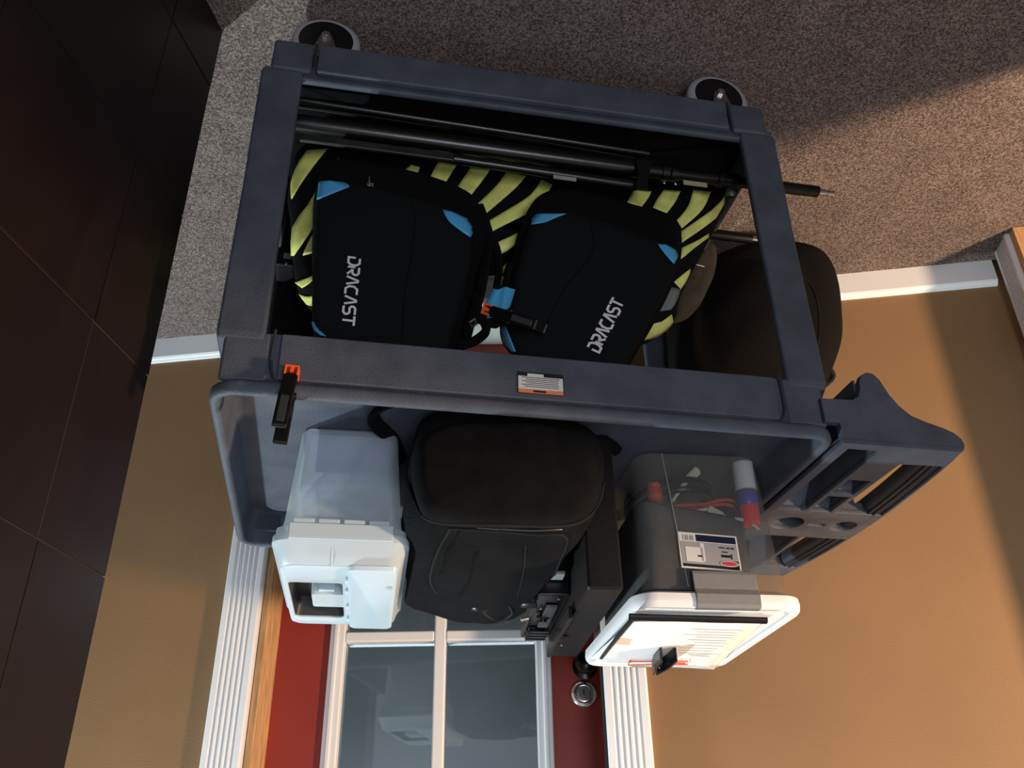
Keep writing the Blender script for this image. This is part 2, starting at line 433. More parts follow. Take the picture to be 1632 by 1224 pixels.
# side wall beyond the corner casing: full height near the corner, doorway, then an unseen half wall added to cut the warm lamp
bm = B(); box(bm, -2.40, -2.285, -.115, 0, 0, 2.75); box(bm, -2.40, -2.285, -3.2, -.77, 0, 1.29)
tag(link('wall_left', bm, M_wall, fr=WF, smooth=False), kind=S)
def baseboard(name, x0, x1):
    bm = B(); prof = [(0, 0), (-.016, 0), (-.016, .062), (-.013, .067), (-.009, .070), (-.006, .0745), (0, .0745)]
    rings(bm, [[Vector((x0, y, z)) for y, z in prof], [Vector((x1, y, z)) for y, z in prof]])
    return tag(link(name, bm, M_whitewood, fr=WF, smooth=False), kind=S)
baseboard('baseboard_back', DL+.099, 2.6)
baseboard('baseboard_corner', -2.262, DR-.092)
def fluted(name, w, h, thick, loc, deg, z0=0, k=1):
    """fluted casing strip: x across, y- outwards"""
    fr = WF.sub(loc, deg); prof = [(0, 0), (0, -thick*.75), (.004, -thick), (.012, -thick)]
    n = 5; u0, u1 = .015, w-.015; st = (u1-u0)/n
    for i in range(n):
        a = u0+i*st
        prof += [(a+st*.10, -thick), (a+st*.30, -thick*(1-.16*k)), (a+st*.5, -thick*(1-.22*k)), (a+st*.70, -thick*(1-.16*k)), (a+st*.90, -thick)]
    prof += [(w-.004, -thick), (w, -thick*.75), (w, 0)]
    bm = B(); rings(bm, [[Vector((x, y, z0)) for x, y in prof], [Vector((x, y, h)) for x, y in prof]])
    return tag(link(name, bm, M_whitewood, fr=fr, smooth=False), kind=S)
fluted('trim_1', .097, 2.12, .02, (DL+.002, 0, 0), 0)
fluted('trim_2', .096, 2.12, .02, (DR-.090, 0, 0), 0)
fluted('trim_3', .084, 2.12, .024, (-2.285, -.125, 0), 90, k=2.6)
bm = B(); box(bm, -2.40, -2.272, -.150, -.1265, 0, 2.1); tag(link('trim_4', bm, M_wood, fr=WF, smooth=False, bevel=.002), kind=S)
# door jambs, head and sill
dj = empty('door_1', WF.sub((0, 0, 0)), 'red glazed door standing slightly ajar in its pine frame', 'door')
del dj['category']; dj['kind'] = S
bm = B(); box(bm, DL-.018, DL-.0005, -.004, .145, 0, 2.06); box(bm, DR, DL, -.004, .145, 2.06, 2.078)
link('door_jamb', bm, M_wood, dj, smooth=False, bevel=.002)
bm = B(); box(bm, DR+.0005, DR+.014, -.002, .145, 0, 2.06); link('latch_jamb', bm, mat('jamb_painted_shade', (.02, .014, .012), .6), dj, smooth=False, bevel=.002)  # jamb coloured dark to give the thin shadow beside the casing
bm = B(); box(bm, DR+.02, DL-.02, -.06, .16, .001, .016); link('door_sill', bm, M_stud, dj, smooth=False, bevel=.003)
# slab lies parallel to the world x axis at y=2.283
DF = Frame((0, 2.283, 0), 0); dslab = bpy.data.objects.new('door_slab_pivot', None)
bpy.data.objects.remove(dslab)
def dw(bm):                                           # door coordinates -> wall-frame coordinates
    for v in bm.verts: v.co = WF.loc(DF.world(v.co))
    return bm
GX0, GX1 = -.085, .466; RY = [(.533, .868), (.894, 1.224), (1.250, 1.580), (1.606, 1.948)]
PX_ = [(-.047, .176), (.205, .428)]
bm = B(); box(bm, -.206, GX0+.01, 0, .044, .018, 2.05); box(bm, GX1-.01, .612, 0, .044, .018, 2.05); box(bm, GX0+.01, GX1-.01, 0, .044, .018, .52); box(bm, GX0+.01, GX1-.01, 0, .044, 1.97, 2.05)
slab = link('door_slab', dw(bm), M_red, dj, smooth=False, bevel=.002)
bm = B()
def frame_bar(bm, x0, x1, z0, z1, d=.014):
    box(bm, x0, x1, -d, .05, z0, z1)
frame_bar(bm, GX0, PX_[0][0], .50, 1.99, .012); frame_bar(bm, PX_[1][1], GX1, .50, 1.99, .012)
frame_bar(bm, GX0, GX1, .50, RY[0][0], .012); frame_bar(bm, GX0, GX1, RY[-1][1], 1.99, .012)
link('glazing_frame', dw(bm), M_white, dj, smooth=False, bevel=.005, seg=3)
bm = B(); frame_bar(bm, GX0+.010, GX0+.022, .52, 1.97, .017); frame_bar(bm, GX1-.022, GX1-.010, .52, 1.97, .017)
link('glazing_bead', dw(bm), M_white, dj, smooth=False, bevel=.004, seg=2)
mb_ = B(); frame_bar(mb_, PX_[0][1], PX_[1][0], .52, 1.97, .008); link('muntin', dw(mb_), M_white, dj, smooth=False, bevel=.005, seg=3)
for (a, b), (c, d) in zip(RY, RY[1:]):
    for x0, x1 in PX_:
        bm = B(); frame_bar(bm, x0, x1, b, c, .008); link('muntin', dw(bm), M_white, dj, smooth=False, bevel=.005, seg=3)
for x0, x1 in PX_:
    for z0, z1 in RY:
        bm = B(); box(bm, x0-.003, x1+.003, .016, .019, z0-.003, z1+.003); link('pane', dw(bm), M_glass, dj, smooth=False)
# lock
lk = WF.loc((-.161, 2.283, 1.027))
bm = B(); lathe(bm, lk, (WF.loc((0, 1, 0))-WF.loc((0, 2, 0))), [(0, .033), (.004, .033), (.010, .029), (.013, .024), (.020, .0215), (.021, .0185), (.0205, .0165), (.0225, .0155), (.0225, .001)], 36)
lo = link('deadbolt', bm, M_chrome, dj)
kf = WF.sub(tuple(lk), -7.846)
bm = B(); box(bm, -.0018, .0018, -.0245, -.0215, -.008, .008)
for v in bm.verts: v.co = WF.loc(kf.world(v.co))
link('keyhole', bm, M_lblk, lo, smooth=False)
kn = WF.loc((-.168, 2.283, .962)); dd = WF.loc((0, 1, 0))-WF.loc((0, 2, 0))
bm = B(); lathe(bm, kn, dd, [(0, .030), (.006, .030), (.010, .014), (.030, .012), (.036, .022), (.046, .027), (.058, .026), (.064, .018), (.066, .002)], 30)
link('door_knob', bm, mat('chrome_dark_reflection', (.03, .028, .027), .22, metal=1), dj)  # chrome knob; its dark reflection of the room is put into the colour
# dim room behind the door
bm = B(); box(bm, -2.4, 2.6, 1.6, 1.65, 0, 2.75); box(bm, -2.4, -2.35, .12, 1.6, 0, 2.75); box(bm, 2.55, 2.6, .12, 1.6, 0, 2.75)
tag(link('wall_far', bm, M_back, fr=WF, smooth=False), kind=S)
# slate-clad partition
PF = WF.sub((-.559, -1.022, 0)); bm = B()
# local: face plane x=0 looking to -x (towards the cart), runs to y negative
box(bm, .0016, .13, -2.6, -.006, 0, 2.45)
part = tag(link('wall_right', bm, M_grout, fr=PF, smooth=False), kind=S)
ys = [0, -.1500]+[-.1500-.305*k for k in range(1, 8)]
zs = [0, .153, .458, .766, 1.076, 1.384, 1.692, 2.0, 2.308, 2.45]
for a, b in zip(ys, ys[1:]):
    for c, d in zip(zs, zs[1:]):
        bm = B(); j = random.uniform(-.0006, .0008); g = .0011
        box(bm, j, .0065, b+g, a-(g if a < 0 else 0), c+g, d-g)
        for v in bm.verts: v.co.x += random.uniform(-.0005, .0005) if v.co.x < .005 else 0
        link('slate_tile', bm, M_slate, part, smooth=False, bevel=.0008, seg=1)
for c, d in zip(zs, zs[1:]):
    bm = B(); box(bm, .0075, .13, -.0055, 0.001, c+.0011, d-.0011); link('slate_tile', bm, M_slate, part, smooth=False)

# ================================================================= CART
X0, X1, YD = -.484, .484, .657
cart = empty('utility_cart', CF, 'grey-blue plastic two-shelf utility cart with moulded push handle, loaded with bags', 'cart')
def lv(i, z, x0=X0, x1=X1, y0=0, y1=YD, r=.045): return (x0+i, x1-i, y0+i, y1-i, max(.008, r-i), z)
bm = B()
loft(bm, [lv(.045, .752), lv(.034, .752), lv(.030, .721), lv(.019, .721), lv(.0165, .790), lv(.0150, .803), lv(.008, .808), lv(.001, .813), lv(0, .818), lv(0, .826), lv(.0025, .8305), lv(.006, .8325), lv(.011, .8325), lv(.0145, .830), lv(.0165, .825),
          lv(.0205, .772), lv(.026, .7655), lv(.034, .7645)])
top = link('top_shelf', bm, M_cart, cart, auto=50)
bx0, bx1, by0, by1 = -.476, .476, .016, .640
def lw(i, z): return (bx0+i, bx1-i, by0+i, by1-i, max(.008, .04-i), z)
bm = B()
loft(bm, [lw(.045, .118), lw(.030, .118), lw(.026, .100), lw(.010, .100), lw(.004, .165), lw(.002, .176), lw(.0, .180), (bx0, bx1, by0, by1, .04, .184), lw(.003, .1865), lw(.010, .1865), lw(.014, .183), lw(.018, .135), lw(.026, .1275), lw(.034, .1270)])
low = link('bottom_shelf', bm, M_cart, cart, auto=50)
# corner bosses and grooves of both shelves
for sx in (1, -1):
    for far in (0, 1):
        def Y(y): return y if not far else YD-y
        def Xx(x): return sx*x
        def bx(bm, xa, xb, ya, yb, za, zb):
            a, b = sorted((Xx(xa), Xx(xb))); c, d = sorted((Y(ya), Y(yb))); return box(bm, a, b, c, d, za, zb)
        # leg: L-shaped section, slightly flared at the top
        bm = B()
        sec = [(.415, .012), (.484, .012), (.484, .085), (.470, .085), (.470, .028), (.415, .028)]
        def ringz(z, e): return [Vector((Xx(x+(e if x > .46 else -e*.4)), Y(y-(e if y < .02 else 0)), z)) for x, y in sec]
        rings(bm, [ringz(.166, -.001), ringz(.178, .002), ringz(.45, .0), ringz(.725, .001), ringz(.738, -.001)])
        link('leg', bm, M_cart, cart, smooth=False, bevel=.006, seg=3)
        bm = B(); bx(bm, .405, .4725, .0135, .024, .722, .806)
        link('corner_boss', bm, M_cart, top, bevel=.010, seg=3, smooth=False)
        bm = B(); bx(bm, .400, .4715, .0085, .022, .098, .172)
        link('corner_boss', bm, M_cart, low, bevel=.009, seg=3, smooth=False)
        # moulded rib and groove beside the boss
        yy = .0150
        pts = [(.401, .716), (.402, .760), (.400, .786), (.392, .800), (.378, .806)]
        bm = B(); tube(bm, [Vector((Xx(x), Y(yy-.0005), z)) for x, z in smooth_path([(a, b, 0) for a, b in pts], 4) and [(p.x, p.y) for p in smooth_path([(a, b, 0) for a, b in pts], 4)]], .0024, 6)
        link('moulding_groove', bm, M_cartd, top)
        bm = B(); tube(bm, [Vector((Xx(.397), Y(.0115), .086+.01)), Vector((Xx(.3965), Y(.0085), .13)), Vector((Xx(.396), Y(.0070), .155))], .0022, 6)
        link('moulding_groove', bm, M_cartd, low)
# raised apron panel of the front (thin)
for far in (0,):
    bm = B(); box(bm, -.392, .392, .0128, .020, .7215, .80); link('apron_panel', bm, M_cart, top, smooth=False, bevel=.004, seg=2)
    bm = B(); box(bm, -.392, .392, .0062, .020, .1005, .171); link('apron_panel', bm, M_cart, low, smooth=False, bevel=.004, seg=2)
# casters
for sx in (1, -1):
    for yc, far in ((.043, 0), (.595, 1)):
        xc = .3875*sx-.004; sgn = -1
        c = Vector((xc, yc, .0635))
        bm = B(); box(bm, xc-.028, xc+.028, yc-.028, yc+.028, .112, .119)
        for s in (-1, 1):
            pl = [(xc-.026, .113), (xc+.026, .113), (xc+.015, .075), (xc+.010, .058), (xc, .054), (xc-.010, .058), (xc-.016, .075)]
            prism(bm, pl, yc+s*.0225-.0015, yc+s*.0225+.0015)
        ca = link('caster', bm, M_steel, cart, smooth=False, bevel=.001, seg=1)
        bm = B(); lathe(bm, c-Vector((0, .016, 0)), (0, 1, 0), [(.0, .0500), (.0, .0535), (.0015, .0580), (.005, .0625), (.010, .0635), (.022, .0635), (.027, .0625), (.0305, .0580), (.032, .0535), (.032, .0500)], 56, caps=False)
        link('tire', bm, M_tire, ca, auto=50)
        bm = B(); lathe(bm, c-Vector((0, .0150, 0)), (0, 1, 0), [(.0, .0505), (.002, .0470), (.0065, .0455), (.0070, .0300), (.0045, .0280), (.004, .018), (-.002, .016), (-.003, .004), (.033, .004), (.032, .016), (.026, .018), (.025, .0455), (.030, .0505)], 48)
        link('wheel_hub', bm, M_hub, ca, auto=30)
        bm = B(); cyl(bm, c-Vector((0, .0315, 0)), c+Vector((0, .0315, 0)), .0045, n=16); lathe(bm, c-Vector((0, .031, 0)), (0, 1, 0), [(0, .006), (.001, .0085), (.005, .0085), (.007, .0085)], 6)
        link('axle_bolt', bm, M_chrome, ca, auto=30)
# handle -------------------------------------------------------
prof = [(-.462, .760), (-.519, .758), (-.531, .750), (-.537, .735), (-.539, .720), (-.545, .709), (-.556, .703), (-.567, .704), (-.577, .715), (-.588, .742), (-.601, .762), (-.619, .779), (-.645, .789), (-.672, .797), (-.690, .805), (-.700, .815), (-.703, .826), (-.699, .836), (-.690, .840), (-.600, .838), (-.487, .838), (-.487, .802), (-.462, .802)]
bm = B(); prism(bm, prof, .003, .018); hd = link('handle', bm, M_cart, cart, smooth=False, bevel=.002)
bm = B(); prism(bm, prof, YD-.018, YD-.003); link('side_plate', bm, M_cart, hd, smooth=False, bevel=.002)
bm = B(); box(bm, -.540, -.536, .018, YD-.018, .712, .756); link('cross_panel', bm, M_cart, hd, smooth=False)
def bow(y):  return -.694-.026*math.sin(math.pi*min(1, max(0, y/YD)))
outer = [(-.4865, .004), (-.692, .004)]+[(bow(y), y) for y in [YD*k/16 for k in range(1, 16)]]+[(-.692, YD-.004), (-.4865, YD-.004)]
def mir(pl): return [(x, YD-y) for x, y in reversed(pl)]
slot = [(-.502, .020), (-.552, .020), (-.560, .028), (-.560, .275), (-.552, .283), (-.502, .283)]
p1 = [(-.566, .134), (-.611, .134), (-.611, .200), (-.566, .200)]
p2 = [(-.566, .207), (-.611, .207), (-.611, .283), (-.566, .283)]
gap = [(-.618, .062), (-.700, .058)]+[(bow(y)+.003, y) for y in (.10, .14, .18, .22, .26)]+[(bow(.284)+.003, .284), (-.618, .284)]
slotb = [(-.502, .412), (-.612, .412), (-.612, .60), (-.602, .635), (-.502, .635)]
gapb = [(-.618, .412), (bow(.412)+.003, .412)]+[(bow(y)+.003, y) for y in (.46, .50, .54)]+[(-.698, .598), (-.618, .598)]
cup = circle2(-.672, .346, .0265); cup2 = circle2(-.556, .346, .032)+[]
notch = [(-.598, .340), (-.620, .337), (-.632, .340), (-.636, .346), (-.632, .352), (-.620, .355), (-.598, .352)]
plate('handle_top', outer, [slot, p1, p2, gap, slotb, gapb, cup, cup2, notch], .010, M_cart, hd, .840)
# the deep ribs below the top plate
def wallrib(bm, poly, depth, z1=.832, t=.0025):
    o = inset2(poly, -t); n = len(poly)
    rings(bm, [[Vector((x, y, z1)) for x, y in poly], [Vector((x, y, z1-depth)) for x, y in poly]], False, False)
    rings(bm, [[Vector((x, y, z1)) for x, y in o], [Vector((x, y, z1-depth)) for x, y in o]], False, False)
    rings(bm, [[Vector((x, y, z1-depth)) for x, y in poly], [Vector((x, y, z1-depth)) for x, y in o]], False, False)
bm = B()
for pl, d in ((slot, .060), (p1, .045), (p2, .045), (gap, .016), (slotb, .06), (gapb, .016), (cup, .06), (cup2, .06), (notch, .05)): wallrib(bm, pl, d)
link('rib_wall', bm, M_cart, hd, smooth=True, auto=40)
bm = B()
for x0, x1, y0, y1, z in ((-.563, -.500, .018, .286, .775), (-.613, -.564, .132, .286, .789), (-.614, -.500, .410, .637, .775), (-.70, -.645, .318, .374, .774), (-.59, -.522, .312, .380, .774)):
    box(bm, x0, x1, y0, y1, z-.003, z)
# sloping ends inside the pockets
for x0, x1, y0, y1 in ((-.611, -.566, .262, .2825), (-.611, -.566, .180, .1995), (-.560, -.502, .245, .2825)):
    v = [bm.verts.new(p) for p in ((x0, y0, .79), (x1, y0, .79), (x1, y1, .829), (x0, y1, .829), (x0, y1, .79), (x1, y1, .79))]
    bm.faces.new(v[0:4]); bm.faces.new((v[0], v[3], v[4])); bm.faces.new((v[1], v[5], v[2])); bm.faces.new((v[2], v[5], v[4], v[3])); bm.faces.new((v[0], v[4], v[5], v[1]))
link('pocket_floor', bm, M_cart, hd, smooth=False)
# grip with long ridges
def griptube(dx, z, r, y0=.03, y1=YD-.03, n=24):
    return [Vector((bow(y0+(y1-y0)*k/n)+dx, y0+(y1-y0)*k/n, z)) for k in range(n+1)]
bm = B(); tube(bm, griptube(.021, .818, 0), .0185, 14, up=(0, 0, 1)); grip = link('grip', bm, M_grip, hd)
for dx, z in ((.030, .836), (.020, .8375), (.010, .834)):
    bm = B(); tube(bm, griptube(dx, z, 0, .04, .30, 14), .0028, 6); link('grip_ridge', bm, M_grip, grip)
    bm = B(); tube(bm, griptube(dx, z, 0, .395, .62, 14), .0028, 6); link('grip_ridge', bm, M_grip, grip)
# warning label on the front apron
zt = lambda a: a
bm = B(); box(bm, -.0365, .0365, .0117, .0127, .7535, .7905); wl = link('warning_label', bm, M_lblk, cart, smooth=False); tag(wl, 'small white and orange printed warning label')
bm = B(); box(bm, -.0350, .0350, .0110, .0116, .7610, .7835); box(bm, -.005, .0205, .0110, .0116, .7560, .7610); link('label_text_panel', bm, M_lpaper, wl, smooth=False)
bm = B(); box(bm, -.0350, .0350, .0110, .0116, .7838, .7900); link('label_orange_band', bm, M_lorange, wl, smooth=False)
bm = B()
for r in range(6):
    z = .7628+r*.0032; box(bm, -.031+random.uniform(0, .004), .031-random.uniform(0, .010 if r % 2 else .002), .0106, .0109, z, z+.0009)
box(bm, -.008, .012, .0106, .0109, .7852, .7885)
for q in range(4): box(bm, -.032+q*.0065, -.0275+q*.0065, .0106, .0109, .7570, .7590)
link('label_print', bm, M_lblk, wl, smooth=False)

# ================================================================= things on the top shelf
TZ = .7655
# ---- frosted tool box
TB = CF.sub((.272, .402, TZ), 2.5)
tb = empty('tool_box', TB, 'frosted white plastic tool box with recessed handle at one end of the top shelf', 'tool box')
bm = B()
def tl(w, d, r, z): return (-w/2, w/2, -d/2, d/2, r, z)
loft(bm, [tl(.150, .345, .018, .001), tl(.160, .355, .022, .006), tl(.184, .374, .022, .165), tl(.190, .378, .022, .178), tl(.204, .392, .024, .182), tl(.204, .392, .024, .1925)], cap1=False)
tbody = link('body', bm, M_frost, tb, auto=40)
bm = B(); loft(bm, [tl(.142, .34, .016, .010), tl(.150, .345, .016, .105)], cap1=True)
o = link('contents', bm, mat('blue_grey_contents', (.24, .28, .40), .7, var=.35, vscale=18), tb); 
bm = B(); pillow(bm, chaikin([(-.02, .012), (.07, .012), (.072, .05), (.03, .066), (-.02, .05)]), -.163, -.12, .01); link('contents', bm, mat('dark_contents', (.03, .032, .028), .7), tb)
bm = B()
loft(bm, [tl(.210, .398, .028, .1925), tl(.213, .401, .028, .196), tl(.213, .401, .028, .206), tl(.205, .393, .026, .2105), tl(.196, .372, .026, .222), tl(.190, .352, .026, .233), tl(.184, .340, .024, .2365)], cap0=False, cap1=False)
tlid = link('lid', bm, M_frostlid, tb, auto=40)
# lid top plate with the handle window
hw = rrect(-.004, .086, -.085, .128, .010, 4)
plate('lid_top', rrect(-.092, .092, -.170, .170, .024), [hw], .004, M_frostlid, tlid, .2375, .001)
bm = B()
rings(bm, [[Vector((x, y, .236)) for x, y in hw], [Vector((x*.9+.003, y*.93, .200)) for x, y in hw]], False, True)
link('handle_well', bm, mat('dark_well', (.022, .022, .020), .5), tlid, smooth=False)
bm = B(); loft(bm, [(-.010, .052, -.018, .060, .006, .200), (-.010, .050, -.016, .058, .006, .2365)]); link('carry_handle', bm, M_frostlid, tlid, smooth=False)
bm = B(); loft(bm, [(.012, .038, -.030, -.018, .003, .215), (.012, .038, -.030, -.018, .003, .232)]); link('handle_pivot', bm, M_frostlid, tlid)
bm = B(); loft(bm, [(-.091, -.012, -.176, .174, .012, .2365), (-.090, -.013, -.174, .172, .012, .2430), (-.087, -.016, -.170, .168, .010, .2450)])
olid = link('organizer_lid', bm, M_frostlid, tlid)
for y in (-.12, -.06, .03, .11):
    bm = B(); box(bm, -.015, -.0075, y, y+.018, .2375, .2440); link('hinge_knuckle', bm, M_frostlid, olid, smooth=False, bevel=.001)
bm = B(); box(bm, -.084, -.076, -.100, -.088, .2452, .2468); link('organizer_latch', bm, mat('pale_latch', (.38, .42, .42), .4), olid, smooth=False, bevel=.001)
bm = B(); box(bm, -.080, .080, -.2035, -.199, .1790, .2050); link('front_latch', bm, M_frostlid, tb, smooth=False, bevel=.0015)
for k in range(4):
    bm = B(); box(bm, -.074+k*.039, -.041+k*.039, -.2005, -.1955, .170, .1815); link('hinge_tab', bm, M_frostlid, tb, smooth=False, bevel=.002)
bm = B(); tube(bm, [Vector((.012, -.1935, .2135)), Vector((.012, -.1795, .2305)), Vector((.012, -.171, .2375))], .0012, 6); link('lid_rib', bm, M_frostlid, tlid)

# ---- clear storage tub
CB = CF.sub((-.345, .408, TZ), 3.4)
cb = empty('storage_tub', CB, 'clear plastic storage tub with white snap lid and printed label, beside the cart handle', 'storage box')
bm = B()
loft(bm, [tl(.205, .355, .03, .001), tl(.222, .372, .034, .004), tl(.230, .380, .036, .02), tl(.258, .402, .036, .252), tl(.258, .402, .036, .256), tl(.270, .414, .036, .260), tl(.270, .414, .036, .274)], cap1=False)
cbody = link('body', bm, M_clear, cb, auto=40)
q0, q1 = CB.at(1054, 722, 'y', -.190), CB.at(1097, 935, 'y', -.202)
bm = B(); tube(bm, [q0, q0.lerp(q1, .5)+Vector((0, -.0005, 0)), q1], .0011, 6)
link('wall_rib', bm, mat('rib_white', (.26, .26, .25), .3), cbody)
bm = B(); loft(bm, [tl(.276, .420, .038, .262), tl(.288, .432, .040, .266), tl(.290, .434, .040, .276), tl(.288, .432, .040, .284), tl(.280, .424, .036, .289), tl(.262, .406, .032, .289), tl(.258, .402, .032, .2855)], cap0=False)
clid = link('lid', bm, M_lid, cb, auto=40)
for sy in (-1, 1):
    bm = B()
    pr = [(-.219, .289), (-.2205, .284), (-.2215, .268), (-.2155, .258), (-.2130, .232), (-.2105, .226), (-.2085, .230), (-.2095, .258), (-.214, .268), (-.2150, .284), (-.205, .287), (-.205, .2905)]
    rings(bm, [[Vector((x, y*-sy, z)) for y, z in pr] for x in (-.064, .044)])
    link('latch', bm, M_latch, cb, smooth=False, bevel=.0015)
# label
def fy(z): return -.1915-(z-.02)/(.252-.02)*.011
def cbf(off=.0012): return lambda u, v, w: Vector((u, fy(v)-off-w, v))
LX0, LX1, LZ0, LZ1 = -.028, .060, .155, .226
# u runs towards the photo's left; a small tilt as in the photo
def lab(off):
    def f(u, v, w): 
        uu = LX1-(u); vv = LZ0+v+(u)*.055
        return Vector((uu+ -.0, fy(vv)-off, vv))
    return f
def quad(bm, f, u0, u1, v0, v1, mi=0):
    n = 6; a = [[bm.verts.new(f(u0+(u1-u0)*i/n, v, 0)) for i in range(n+1)] for v in (v0, v1)]
    for i in range(n): bm.faces.new((a[0][i], a[0][i+1], a[1][i+1], a[1][i]))
LW, LH = .103, .064
def labelpart(name, parent, m, quads, off):
    bm = B()
    for q in quads: quad(bm, lab(off), *q)
    return link(name, bm, m, parent, smooth=False)
# origin (u=0) is the photo-left edge, v=0 the lower (photo top) edge
LX1 = .057
lb = labelpart('printed_label', cb, M_lpaper, [(0, LW, 0, LH)], .0006); tag(lb, 'white bordered label with barcode and red oval')
labelpart('label_field', lb, M_lgrey, [(.003, LW-.003, .0165, LH-.003)], .0010)
labelpart('label_header', lb, M_navy, [(.031, LW-.003, .003, .0150)], .0011)
labelpart('label_foot', lb, M_lblk, [(.003, LW-.003, LH-.008, LH-.003), (LW-.022, LW-.003, LH-.018, LH-.003)], .0013)
labelpart('barcode', lb, M_latch, [(.008+k*.0042, .0095+k*.0042+(.001 if k % 2 else 0), .005, .0145) for k in range(5)], .0011)
labelpart('box_picture', lb, M_lpaper, [(.010, .040, .026, .052), (.036, .043, .018, .050)], .0016)
labelpart('label_print', lb, M_lblk, [(LW-.034, LW-.024, .0225, .0245), (LW-.021, LW-.016, .0225, .0250), (LW-.014, LW-.008, .0225, .0250), (LW-.030, LW-.020, .0300, .0320), (LW-.032, LW-.016, .0360, .0405), (LW-.015, LW-.013, .0340, .0430), (.030, .038, .040, .043)], .0018)
bm = B(); f = lab(.0022)
pl = [(LW-.020+.016*math.cos(t)*(1 if abs(math.cos(t)) < .8 else 1), LH-.0125+.0052*math.sin(t)) for t in [2*math.pi*k/24 for k in range(24)]]
bm.faces.new([bm.verts.new(f(u, v, 0)) for u, v in pl]); link('red_oval', bm, mat('pale_oval', (.6, .45, .43), .4), lb, smooth=False)
bm = B(); f = lab(.0026)
pl = [(LW-.020+.0135*math.cos(t), LH-.0125+.0036*math.sin(t)) for t in [2*math.pi*k/24 for k in range(24)]]
bm.faces.new([bm.verts.new(f(u, v, 0)) for u, v in pl]); link('oval_fill', bm, M_lred, lb, smooth=False)

# contents of the tub, each a thing; positions traced on planes inside the tub
def cbp(px, py, y): return CB.at(px, py, 'y', y)
def thingmesh(name, bm, m, fr, label, cat, group=None, **k):
    o = link(name, bm, m, None, fr, **k); tag(o, label, cat, group); return o
can = empty('spray_can', CB, 'white spray can with blue band and red cap seen through the clear tub', 'spray can')
a = cbp(1181, 733, -.145); b = cbp(1197, 838, -.145); d = (b-a); L = d.length
bm = B(); lathe(bm, a, d, [(0, .015), (.002, .0185), (.006, .0195), (L*.50, .0195)], 24); link('can_body', bm, M_canw, can)
bm = B(); lathe(bm, a, d, [(L*.50, .0197), (L*.68, .0197), (L*.72, .0175)], 24); link('can_band', bm, M_canb, can)
bm = B(); lathe(bm, a, d, [(L*.72, .0180), (L*.73, .0185), (L*.97, .0175), (L, .013)], 24); link('can_cap', bm, M_canr, can)
bm = B(); lathe(bm, a, d, [(L*.485, .0198), (L*.50, .0198)], 24); link('can_stripe', bm, mat('yellow_line', (.6, .5, .06), .4), can)
P = [cbp(*p) for p in ((1128, 815, -.10), (1100, 818, -.11), (1070, 812, -.12), (1082, 806, -.13), (1120, 804, -.13), (1150, 797, -.13), (1172, 800, -.125), (1180, 815, -.12))]
bm = B(); tube(bm, smooth_path(P, 6), .0032, 8); tube(bm, smooth_path([p+Vector((.004, .006, .006)) for p in P], 6), .003, 8)
thingmesh('extension_lead', bm, M_redcord, CB, 'thin red extension cord loop lying inside the clear tub', 'cord')
plug = empty('power_plug', CB, 'beige plug with short pale cable standing up inside the clear tub', 'plug')
p0, p1_, p2_ = cbp(1071, 800, -.13), cbp(1089, 772, -.13), cbp(1112, 750, -.13)
bm = B(); tube(bm, [p0, p0.lerp(p1_, .5), p1_], .0035, 8); link('cable', bm, M_beige, plug)
bm = B(); tube(bm, [p1_, p1_.lerp(p2_, .3), p1_.lerp(p2_, .35), p2_], lambda t: .006 if t < .4 else .0095, 8, flat=.6); link('plug_body', bm, M_beige, plug, auto=30)
wp = [cbp(*p) for p in ((1085, 822, -.14), (1110, 815, -.145), (1135, 812, -.15), (1160, 825, -.15), (1190, 830, -.15), (1210, 845, -.15))]
bm = B(); tube(bm, smooth_path(wp, 5), .0034, 8)
q = cbp(1137, 822, -.15); box(bm, -.013, .013, -.006, .006, -.012, .012, Matrix.Translation(q) @ Matrix.Rotation(.5, 4, 'Y'))
thingmesh('white_adapter', bm, mat('off_white_adapter', (.45, .43, .38), .5), CB, 'off-white cable adapter with curved lead above the dark case inside the tub', 'adapter', auto=30)
rc = cbp(1043, 785, -.12)
bm = B(); lathe(bm, rc-Vector((0, 0, .018)), (0, 0, 1), [(0, .010), (.004, .013), (.012, .011), (.014, .014), (.026, .015), (.032, .012), (.036, .006)], 12)
thingmesh('red_plug', bm, M_redcord, CB, 'dark red plug head in the corner of the clear tub', 'plug', auto=30)
bm = B(); loft(bm, [(-.095, .100, -.165, .150, .02, .085), (-.095, .100, -.165, .150, .02, .245)])
for v in bm.verts: v.co.x += .012
for v in bm.verts:
    if v.co.x < -.02 and v.co.z < .1: v.co.z += .03
thingmesh('padded_case', bm, mat('charcoal_case', (.030, .034, .042), .6, bump=.4, scale=90, var=.3, vscale=30), CB, 'charcoal padded case filling the upper part of the clear tub', 'case', bevel=.006)
bm = B(); pts = []
for k in range(60):
    t = k/59*2*math.pi*2.6; pts.append(Vector((.01+.075*math.cos(t), -.02+.12*math.sin(t), .018+.010*k/12)))
tube(bm, pts, .006, 8)
thingmesh('black_cable_coil', bm, M_blackpl, CB, 'coil of black cable on the bottom of the clear tub', 'cable')

